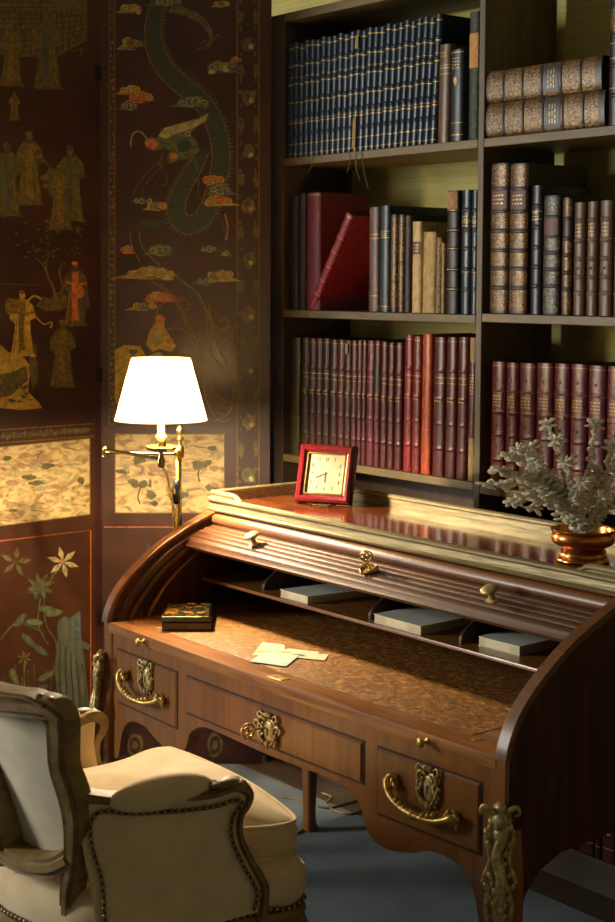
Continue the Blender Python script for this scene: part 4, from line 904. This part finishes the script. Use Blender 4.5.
# ------------------------------------------------------------------ clock on the desk top
CK = empty('desk_clock', (.213, .585, 1.0632), math.radians(29), 'square red lacquer desk clock with a cream dial leaning back on the desk top', 'clock')
M_redl = mat('red_lacquer', hx('550e14'), hx('66131a'), .2, scale=(20,20,20), coat=.6)
M_dial = mat('cream_dial', hx('857b5e'), hx('7b7255'), .5, scale=(30,30,30)); M_ink = mat('dark_numerals', hx('16140f'), hx('201c16'), .6, scale=(30,30,30))
tl = math.radians(-17); RX = Matrix.Rotation(tl, 4, 'X')
def ck(mb): mb.v = [(RX @ (p + V((0, 0, .006)))) for p in mb.v]; return mb
hw = .0865
mb = MB(); R = []
for s_, y in ((1.0, .018), (1.0, -.004), (.97, -.012), (.90, -.017), (.80, -.015), (.73, -.008), (.71, -.004), (.71, .0)):
    a = hw*s_; R.append([V((x*a, y, hw + z*a)) for x, z in ((-1,-1),(1,-1),(1,1),(-1,1))])
mb.loft(R, cap=False); mb.box((-hw*.98, .004, .0015), (hw*.98, .019, 2*hw - .0015)); ck(mb).build('frame', M_redl, CK, local=True, smooth=30)
a = hw*.715; mb = MB()
for x0, z0, x1, z1 in ((-a, -a, a, -a + .004), (-a, a - .004, a, a), (-a, -a, -a + .004, a), (a - .004, -a, a, a)): mb.box((x0, -.0075, hw + z0), (x1, -.001, hw + z1))
ck(mb).build('gilt_bezel', M_lb, CK, local=True, smooth=0)
mb = MB(); mb.box((-a + .003, -.0012, hw - a + .003), (a - .003, 0.001, hw + a - .003)); dial = ck(mb).build('dial', M_dial, CK, local=True, smooth=0)
mb = MB(); RN = ['XII', 'I', 'II', 'III', 'IV', 'V', 'VI', 'VII', 'VIII', 'IX', 'X', 'XI']
DIG = {'1': [((0,-1),(0,1))], '2': [((-.5,.8),(.4,1)),((.4,1),(.5,.3)),((.5,.3),(-.5,-1)),((-.5,-1),(.6,-1))], '3': [((-.5,1),(.5,.6)),((.5,.6),(-.1,.05)),((-.1,.05),(.5,-.5)),((.5,-.5),(-.5,-1))], '4': [((.3,-1),(.3,1)),((.3,1),(-.6,-.3)),((-.6,-.3),(.6,-.3))], '5': [((.5,1),(-.4,1)),((-.4,1),(-.4,.1)),((-.4,.1),(.5,-.2)),((.5,-.2),(-.5,-1))], '6': [((.4,1),(-.5,-.2)),((-.5,-.2),(0,-1)),((0,-1),(.5,-.4)),((.5,-.4),(-.4,0))], '7': [((-.5,1),(.5,1)),((.5,1),(-.2,-1))], '8': [((-.4,.6),(.4,-.5)),((.4,-.5),(0,-1)),((0,-1),(-.4,-.5)),((-.4,-.5),(.4,.6)),((.4,.6),(0,1)),((0,1),(-.4,.6))], '9': [((.4,.2),(-.4,.4)),((-.4,.4),(0,1)),((0,1),(.5,.5)),((.5,.5),(-.2,-1))], '0': [((-.4,0),(0,1)),((0,1),(.4,0)),((.4,0),(0,-1)),((0,-1),(-.4,0))]}
def stroke(mb, p, q, wd, y=-.0018):
    dx, dz = q[0]-p[0], q[1]-p[1]; l = math.hypot(dx, dz) or 1; nx, nz = -dz/l*wd/2, dx/l*wd/2
    mb.add([V((p[0]+nx, y, p[1]+nz)), V((q[0]+nx, y, q[1]+nz)), V((q[0]-nx, y, q[1]-nz)), V((p[0]-nx, y, p[1]-nz))], [(0,1,2,3)])
for h in range(1, 13):
    an = 2*PI*h/12; k = 1/max(abs(math.sin(an)), abs(math.cos(an))); k = min(k, 1.22); cx, cz = math.sin(an)*.043*k, hw + math.cos(an)*.043*k
    s_ = str(h); 
    for i, ch in enumerate(s_):
        ox = (i - (len(s_)-1)/2)*.0056
        for p_, q_ in DIG[ch]: stroke(mb, (cx + ox + p_[0]*.0032, cz + p_[1]*.0052), (cx + ox + q_[0]*.0032, cz + q_[1]*.0052), .0024)
ck(mb).build('numerals', M_ink, dial, local=True, smooth=0)
mb = MB(); stroke(mb, (-.001, hw + .006), (.001, hw - .026), .0042, -.0024); ck(mb).build('hour_hand', M_ink, dial, local=True, smooth=0)
mb = MB(); stroke(mb, (.006, hw + .003), (-.030, hw - .012), .0030, -.0030); ck(mb).build('minute_hand', M_ink, dial, local=True, smooth=0)
mb = MB()
for x in (-.028, .028): mb.tube([(x, -.030, .0015), (x, -.012, .0022), (x, .03, .0015), (x, .085, .0012)], .0015, 6); mb.tube([(x, -.030, .0015), (x, -.030, .010)], .0018, 6)
mb.tube([(-.028, -.012, .0018), (.028, -.012, .0018)], .0013, 6); mb.tube([(-.028, .085, .0012), (0, .075, .10), (.028, .085, .0012)], .0015, 6)
mb.build('wire_easel', M_lb, CK, local=True)
# ------------------------------------------------------------------ copper bowl and crystal flowers
VX, VY, VZ = 1.262, .520, 1.0632
bowl = empty('copper_bowl', (VX, VY, VZ), 0, 'polished copper footed bowl holding the crystal flowers on the desk top', 'bowl')
M_cop = mat('polished_copper', hx('d08a4a'), hx('b87238'), .24, .9, scale=(12,12,60), bump=.06)
MB().lathe([(.058, 0), (.062, .003), (.061, .008), (.055, .012), (.056, .017), (.052, .022), (.054, .026), (.050, .030), (.048, .033)], (VX, VY, VZ), 40).build('foot', M_cop, bowl, smooth=50)
MB().lathe([(.049, .0332), (.060, .037), (.071, .044), (.0755, .053), (.0745, .061), (.071, .067), (.0735, .070), (.0765, .073), (.0765, .076), (.073, .077), (.069, .070), (.070, .055), (.06, .044), (.03, .040), (.002, .039)], (VX, VY, VZ), 48).build('body', M_cop, bowl, smooth=50)
m = bpy.data.materials.new('crystal_glass'); m.use_nodes = True; nt = m.node_tree; N = nt.nodes; b = N['Principled BSDF']; L_ = nt.links
b.inputs['Transmission Weight'].default_value = .9; b.inputs['Roughness'].default_value = .03; b.inputs['IOR'].default_value = 1.55; b.inputs['Base Color'].default_value = (.9, .92, .88, 1)
tx = N.new('ShaderNodeTexNoise'); tx.inputs['Scale'].default_value = 120; rp = N.new('ShaderNodeValToRGB'); rp.color_ramp.elements[0].color = (*hx('e6dfc8'), 1); rp.color_ramp.elements[1].color = (*hx('fffbe8'), 1)
L_.new(tx.outputs[0], rp.inputs[0])
tl_ = N.new('ShaderNodeBsdfTranslucent'); df_ = N.new('ShaderNodeBsdfDiffuse'); m1 = N.new('ShaderNodeMixShader'); m2 = N.new('ShaderNodeMixShader'); m1.inputs[0].default_value = .7; m2.inputs[0].default_value = .88
L_.new(rp.outputs[0], tl_.inputs[0]); L_.new(rp.outputs[0], df_.inputs[0]); L_.new(tl_.outputs[0], m1.inputs[1]); L_.new(df_.outputs[0], m1.inputs[2]); L_.new(b.outputs[0], m2.inputs[1]); L_.new(m1.outputs[0], m2.inputs[2]); L_.new(m2.outputs[0], N['Material Output'].inputs['Surface']); M_cry = m
bq = empty('crystal_flowers', (VX, VY, VZ + .045), 0, 'bouquet of clear crystal bead flowers standing in the copper bowl', 'crystal flowers')
rnd = random.Random(11)
def bead(mb, c, r): mb.ell(c, (r, r, r*1.1), n=6, k=4, rot=Matrix.Rotation(rnd.uniform(0, 3), 3, V((rnd.random(), rnd.random(), rnd.random() + .1))))
def petal(mb, c, d, L_, wd):
    d = V(d).normalized(); rot = V((1, 0, 0)).rotation_difference(d).to_matrix(); mb.ell(V(c) + d*L_*.5, (L_*.5, wd*.5, wd*.22), n=8, k=5, rot=rot)
TOWARD = V((.78, -.62, 0)); RT = V((.622, .783, 0))
def spray(tip, dep, kind, bend=.0, thick=.0052):
    P0 = V((VX + rnd.uniform(-.02, .02), VY + rnd.uniform(-.02, .02), VZ + .052))
    v = CF + CR*((tip[0] - CX)/FPX) - CU*((tip[1] - CY)/FPX); ctr = V((VX, VY, VZ)); t = ((ctr - TOWARD*(-dep) - CAM).dot(TOWARD))/v.dot(TOWARD); E_ = CAM + v*t
    mid = P0.lerp(E_, .5) + V((0, 0, bend)); pts = spline([tuple(P0), tuple(mid), tuple(E_)], 14); pts = [V(p) for p in pts]
    mb = MB(); mb.tube(pts, .0013, 5)
    L_ = sum((pts[i+1] - pts[i]).length for i in range(len(pts)-1)); n = int(L_/(thick*1.75)); 
    for i in range(2, n):
        f_ = i/n*(len(pts) - 1); k = int(f_); p_ = pts[k].lerp(pts[min(k+1, len(pts)-1)], f_ - k)
        if kind == 'thick':
            for j in range(2): bead(mb, p_ + V((rnd.uniform(-1,1), rnd.uniform(-1,1), rnd.uniform(-1,1)))*thick*.8, thick*rnd.uniform(.8, 1.1))
        else: bead(mb, p_, thick*rnd.uniform(.75, 1.05))
    o = mb.build('beaded_stem', M_cry, bq, smooth=0)
    d_ = (pts[-1] - pts[-4]).normalized(); a_ = d_.cross(V((0, 0, 1))); a_ = a_.normalized() if a_.length > .1 else V((1, 0, 0)); b_ = d_.cross(a_)
    mb = MB(); bead(mb, E_, .006); np_ = 7
    for k in range(np_):
        an = 2*PI*k/np_; petal(mb, E_, (a_*math.cos(an) + b_*math.sin(an))*1.0 + d_*.45, .024, .013)
        petal(mb, E_ - d_*.004, (a_*math.cos(an + .4) + b_*math.sin(an + .4)) + d_*-.15, .026, .012)
    mb.build('flower', M_cry, bq, smooth=0)
def leafy(tip, dep, bend):
    P0 = V((VX, VY, VZ + .055)); v = CF + CR*((tip[0] - CX)/FPX) - CU*((tip[1] - CY)/FPX); t = ((V((VX, VY, VZ)) + TOWARD*dep - CAM).dot(TOWARD))/v.dot(TOWARD); E_ = CAM + v*t
    pts = [V(p) for p in spline([tuple(P0), tuple(P0.lerp(E_, .55) + V((0, 0, bend))), tuple(E_)], 12)]
    mb = MB(); mb.tube(pts, .0012, 5)
    for i in range(4, len(pts)):
        d_ = (pts[i] - pts[i-1]).normalized()
        for k in range(3):
            an = rnd.uniform(0, 2*PI); a_ = V((math.cos(an), math.sin(an), rnd.uniform(-.8, .8))); petal(mb, pts[i], a_ + d_*.5, rnd.uniform(.016, .028), rnd.uniform(.012, .018))
    mb.build('petal_spray', M_cry, bq, smooth=0)
for a in (((548, 424), .0, 'thin', .0), ((557, 440), .03, 'thick', .0), ((595, 424), -.02, 'thick', .0), ((612, 446), .02, 'thick', .0), ((566, 462), .05, 'thick', .0), ((617, 470), .05, 'thick', .0), ((532, 447), -.02, 'thin', .015), ((604, 497), .06, 'thin', .01), ((583, 482), .06, 'thin', 0)): spray(*a, thick=.0064)
for a in (((487, 484), .0, .045), ((497, 470), .03, .045), ((507, 455), -.01, .035), ((518, 448), .02, .03), ((512, 502), .04, .06), ((533, 508), .05, .055), ((520, 478), .03, .04), ((540, 470), .02, .02), ((545, 495), .05, .03), ((530, 462), -.02, .02), ((600, 470), .0, .0), ((575, 500), .06, .01), ((624, 500), .04, .02), ((556, 505), .04, .02), ((535, 485), .0, .03)): leafy(*a)
# ------------------------------------------------------------------ cables on the carpet
M_cab = mat('gold_cable', hx('8a7440'), hx('6a5830'), .5, scale=(50,50,50)); M_cabd = mat('dark_cable', hx('22201c'), hx('2c2924'), .5, scale=(50,50,50))
def cable(px, m, lb):
    P = [at(x, y, 2, .004) for x, y in spline(px, 6)]; tag(MB().tube(P, .0035, 6).build('cable', m), lb, 'cable')
cable([(282, 797), (296, 799), (305, 808), (307, 820), (302, 830), (290, 835), (280, 832)], M_cab, 'gold cable looped on the carpet left of the rear desk leg')
cable([(322, 793), (331, 797), (326, 804), (336, 811), (350, 814), (362, 809), (372, 800)], M_cab, 'gold cable curling on the carpet right of the rear desk leg')
cable([(318, 806), (330, 808), (345, 804), (360, 800)], M_cabd, 'dark cable lying straight across the gold cable under the desk')

# ------------------------------------------------------------------ upholstered armchair
M_vel = mat('beige_velvet', hx('d0b88e'), hx('dcc59c'), .85, kind='noise', scale=(18,18,18), sheen=.4, spec=.15, bump=.12, bscale=(300,300,300))
M_velb = mat('beige_velvet_daylit', hx('c0b79c'), hx('ccc3a8'), .85, kind='noise', scale=(14,14,14), sheen=.3, spec=.15, bump=.12, bscale=(300,300,300))  # same velvet as the seat, greyed to stand for daylight on it
M_frame = mat('antique_olive_brown_wood', hx('6a5229'), hx('8a6f40'), .45, kind='noise', scale=(22,22,40), bump=.15, coat=.0, detail=8, rough2=.6)
M_nail = mat('bronze_nailhead', hx('a8895a'), hx('7a6238'), .3, .5, scale=(60,60,60))
M_braid = mat('brown_braid', hx('3a2c1a'), hx('4a3a24'), .8, scale=(60,60,60))
CH = empty('armchair', (.80, -.33, 0), math.radians(-6), 'carved wooden armchair upholstered in beige velvet, drawn up to the desk', 'armchair')
def Bk(x, z, off=0): return V((x, -.40 + 1.2*x*x - .2*(z - .5) - off, z))
def framebar(pts, w_, t_, nm, mapf, nrm, parent=CH, n=5, ws=None, m=None):
    P = [V(mapf(*p)) for p in spline(pts, n)]; rings = []
    for i, p_ in enumerate(P):
        t = (P[min(i+1, len(P)-1)] - P[max(0, i-1)]).normalized(); nn = V(nrm(p_)).normalized(); s_ = t.cross(nn).normalized()
        q = interp(list(range(len(ws))), ws, i/n)/1 if ws else w_
        a = q/2; b = t_/2
        rings.append([p_ + s_*u*a + nn*v*b for u, v in ((-1,-1),(-1,.2),(-.8,.75),(-.45,.7),(-.3,1.),(.3,1.),(.45,.7),(.8,.75),(1,.2),(1,-1))])
    return MB().loft(rings).build(nm, m or M_frame, parent, local=True, smooth=45)
bn = lambda p: (2.4*p.x, -1, 0)
framebar([(.212, .425), (.226, .49), (.250, .56), (.268, .64), (.270, .70), (.263, .76), (.272, .82), (.276, .86), (.262, .882)], .05, .05, 'back_stile', Bk, bn, ws=[.034, .036, .042, .052, .056, .052, .056, .060, .05])
framebar([(.03, .50), (.062, .55), (.055, .62), (.02, .70), (-.08, .78), (-.2, .84), (-.26, .878)], .032, .05, 'back_stile', Bk, bn)
framebar([(.286, .862), (.262, .878), (.21, .876), (.13, .868), (.05, .868), (0, .875), (-.06, .870), (-.15, .87), (-.22, .878), (-.275, .865)], .05, .052, 'crest_rail', Bk, bn, ws=[.03, .046, .050, .056, .060, .066, .06, .052, .046, .03])
framebar([(.262, .888), (.23, .900), (.18, .8975), (.08, .896), (0, .908), (-.08, .90), (-.2, .902), (-.262, .888)], .012, .058, 'crest_moulding', Bk, bn)
framebar([(.026, .545), (.06, .528), (.13, .524), (.20, .538), (.245, .566)], .046, .058, 'lower_back_rail', Bk, bn)
mb = MB(); mb.ell(Bk(.262, .893), (.016, .014, .010)); mb.ell(Bk(.245, .898), (.010, .012, .008)); mb.ell(Bk(.281, .88), (.012, .014, .012)); mb.build('carved_ear', M_frame, CH, local=True, smooth=60)
R = []
for k in range(9):
    z = lerp(.535, .865, k/8); x0 = interp([.53, .62, .70, .78, .87], [.05, .05, .02, -.08, -.22], z) - .01; R.append([Bk(lerp(x0, .262, j/14), z, -.030 + .010*math.sin(PI*j/14)*math.sin(PI*k/8)) for j in range(15)])
MB().loft(R, closed=False).build('outer_back_panel', M_velb, CH, local=True)
R = []
for k in range(11):
    z = lerp(.50, .875, k/10); hwid = interp([.5, .6, .87], [.20, .24, .25], z); bul = .05*math.sin(PI*min(1, max(0, k/10)))**.5
    R.append([Bk(lerp(-hwid, hwid, j/16), z, -.034 - bul*(math.sin(PI*j/16)**.5 if 0 < j < 16 else 0)) for j in range(17)])
MB().loft(R, closed=False).build('inner_back_cushion', M_vel, CH, local=True)
# seat base: padded wrap, wooden rail, nails
def plan(sc=1.0, off=0.0):
    P = []
    for k in range(13):
        x = lerp(-.262, .262, k/12); P.append((x, -.395 + 1.15*x*x))
    P += spline([(.285, -.28), (.300, -.12), (.312, .03), (.322, .10), (.312, .145), (.275, .165), (.14, .180), (0, .186), (-.14, .180), (-.275, .165), (-.312, .145), (-.322, .10), (-.312, .03), (-.300, -.12), (-.285, -.28)], 4)
    out = []
    n = len(P)
    for i, (x, y) in enumerate(P):
        a, b = P[(i-1) % n], P[(i+1) % n]; dx, dy = b[0]-a[0], b[1]-a[1]; l = math.hypot(dx, dy) or 1
        out.append(((x + dy/l*off)*sc, (y - dx/l*off)*sc))
    return out
mb = MB(); mb.loft([[V((x, y, z)) for x, y in plan(1, o)] for o, z in ((-.004, .385), (.006, .395), (.014, .415), (.017, .44), (.012, .465), (-.002, .482), (-.03, .49))])
mb.build('seat_platform', M_vel, CH, local=True, smooth=60)
def scallop(i, n): return .010*math.cos(2*PI*i/n*6)
PN = len(plan())
mb = MB(); mb.loft([[V((x, y, z + (scallop(i, PN) if z < .36 else 0))) for i, (x, y) in enumerate(plan(1, o))] for o, z in ((-.02, .335), (.004, .335), (.012, .345), (.010, .360), (.016, .372), (.012, .386), (-.02, .386))])
mb.build('seat_rail', M_frame, CH, local=True, smooth=50)
def nails(pts, nm, r=.0058, step=.0150, parent=CH):
    pts = [V(p) for p in pts]; mb = MB(); acc = 0; 
    for i in range(len(pts)-1):
        l = (pts[i+1] - pts[i]).length; 
        while acc < l:
            mb.ell(pts[i].lerp(pts[i+1], acc/l), (r, r, r), n=7, k=4); acc += step
        acc -= l
    mb.tube(pts, r*.62, 6, 1)
    return tag(mb.build(nm, [M_nail, M_braid], parent, local=True, smooth=60), kind='stuff')
nails([(x, y, .3935 + .004*math.sin(i*.9)) for i, (x, y) in enumerate(plan(1, .012))], 'nailhead_trim')
# legs
for sx, sy in ((1, 1), (-1, 1), (1, -1), (-1, -1)):
    bx, by = (.292*sx, .135) if sy > 0 else (.225*sx, -.31)
    q = spline([(bx, by, .375, .030), (bx + sx*.012, by + sy*.014, .31, .031), (bx + sx*.010, by + sy*.012, .22, .021), (bx, by + sy*.002, .12, .015), (bx + sx*.004, by + sy*.006, .05, .014), (bx + sx*.012, by + sy*.016, .014, .018), (bx + sx*.014, by + sy*.018, 0, .015)], 5)
    mb = MB(); mb.loft([[V((x + math.cos(2*PI*k/10)*h_, y + math.sin(2*PI*k/10)*h_, max(z, 0))) for k in range(10)] for x, y, z, h_ in q]); mb.build('leg', M_frame, CH, local=True, smooth=60)
# sides
for s in (1, -1):
    xs_ = lambda y: s*(.300 + .12*(y + .15)*1.0)
    sh_ = 0 if s > 0 else -.045
    def Sd(y, z, off=0): return V((xs_(y) + s*off, y + (sh_ if y > -.2 else sh_*(y + .35)/.15), z))
    OUT = [(-.335, .682), (-.30, .682), (-.255, .672), (-.213, .666), (-.128, .657), (-.060, .657), (-.02, .664), (.004, .659), (.012, .642), (-.012, .609), (-.010, .565), (.016, .507), (.046, .448), (.040, .405)]
    BOT = [(.040, .400), (-.10, .388), (-.25, .392), (-.312, .405)]
    BKS = [(-.313, .43), (-.318, .50), (-.332, .56), (-.342, .62), (-.338, .665)]
    pl_ = spline(OUT, 3) + BOT + BKS
    MB().poly(pl_, lambda y, z: Sd(y, z, .010)).build('outer_side_panel', M_vel, CH, local=True, smooth=0)
    sn = lambda p: (s, -.12*s*s, 0)
    framebar([(-.345, .70), (-.31, .690), (-.255, .678), (-.19, .670), (-.128, .664), (-.06, .664), (-.02, .672), (.004, .668), (.018, .652), (.014, .632), (-.002, .607), (-.002, .565), (.022, .510), (.052, .452), (.050, .405), (.046, .375)], .024, .048, 'arm_frame', lambda y, z: Sd(y, z, -.006), sn, ws=[.028, .022, .018, .016, .016, .018, .024, .028, .024, .020, .018, .018, .020, .024, .028, .026])
    if s > 0 or True: nails([Sd(y, z, .0185) for y, z in spline([(-.296, .41), (-.298, .46), (-.303, .53), (-.318, .58), (-.326, .625), (-.322, .655), (-.30, .667), (-.255, .656), (-.213, .650), (-.128, .643), (-.06, .642), (-.02, .648), (-.004, .640), (-.026, .609), (-.026, .565), (.000, .505), (.030, .446), (.022, .408)], 4)], 'nailhead_trim')
    mb = MB(); mb.ell((xs_(-.17), -.17 + sh_*.7, .680), (.030, .118, .036), n=18, k=12); mb.build('arm_pad', M_vel, CH, local=True, smooth=80)
    mb = MB(); mb.ell((xs_(-.028), -.026 + sh_, .678), (.018, .030, .012), n=12, k=8); mb.ell((xs_(0), .004 + sh_, .668), (.019, .014, .016), n=12, k=8)
    for k in range(4): mb.ell((xs_(-.05) + s*(k - 1.5)*.008, -.056 + sh_ - .004*(k % 2), .682), (.006, .012, .006))
    mb.build('carved_hand_rest', M_frame, CH, local=True, smooth=60)
    # padded inner side
    mb = MB(); R = []
    for k in range(8):
        z = lerp(.47, .668, k/7); yf_ = interp([.47, .56, .61, .668], [.04, -.005, -.01, .0], z) + sh_
        R.append([V((xs_(lerp(-.31, yf_, j/10)) - s*(.012 + .036*math.sin(PI*(.08 + .84*k/7))*(.5 + .5*math.sin(PI*j/10))), lerp(-.31, yf_, j/10), z)) for j in range(11)] + [V((xs_(yf_) , yf_, z)), V((xs_(-.31), -.31, z))])
    mb.loft(R); mb.build('inner_side_pad', M_vel, CH, local=True, smooth=60)
# cushion
def cplan(sc, infl=0):
    P = spline([(-.235, -.27), (-.12, -.315), (0, -.325), (.12, -.315), (.235, -.27), (.25, -.12), (.262, .0), (.285, .055), (.300, .10), (.298, .145), (.27, .168), (.14, .188), (0, .196), (-.14, .188), (-.27, .168), (-.298, .145), (-.300, .10), (-.285, .055), (-.262, .0), (-.25, -.12), (-.235, -.27)], 4)[:-1]
    return [(x*sc, -.06 + (y + .06)*sc) for x, y in P]
mb = MB(); rg = [(.93, .484), (.975, .488), (.995, .50), (1.0, .52), (.997, .54), (.98, .556), (.95, .563), (.88, .575), (.75, .589), (.55, .600), (.3, .606), (.08, .608)]
r = random.Random(4)
mb.loft([[V((x, y, z + (.003*math.sin(x*31 + y*22) if z > .57 else 0))) for x, y in cplan(sc)] for sc, z in rg]); mb.build('seat_cushion', M_vel, CH, local=True, smooth=80)
cu = bpy.data.objects['seat_cushion']
for sc, z in ((.984, .5585), (.98, .489)):
    P = cplan(sc); P.append(P[0]); MB().tube([(x, y, z) for x, y in P], .0042, 7).build('piping', M_vel, cu, local=True)
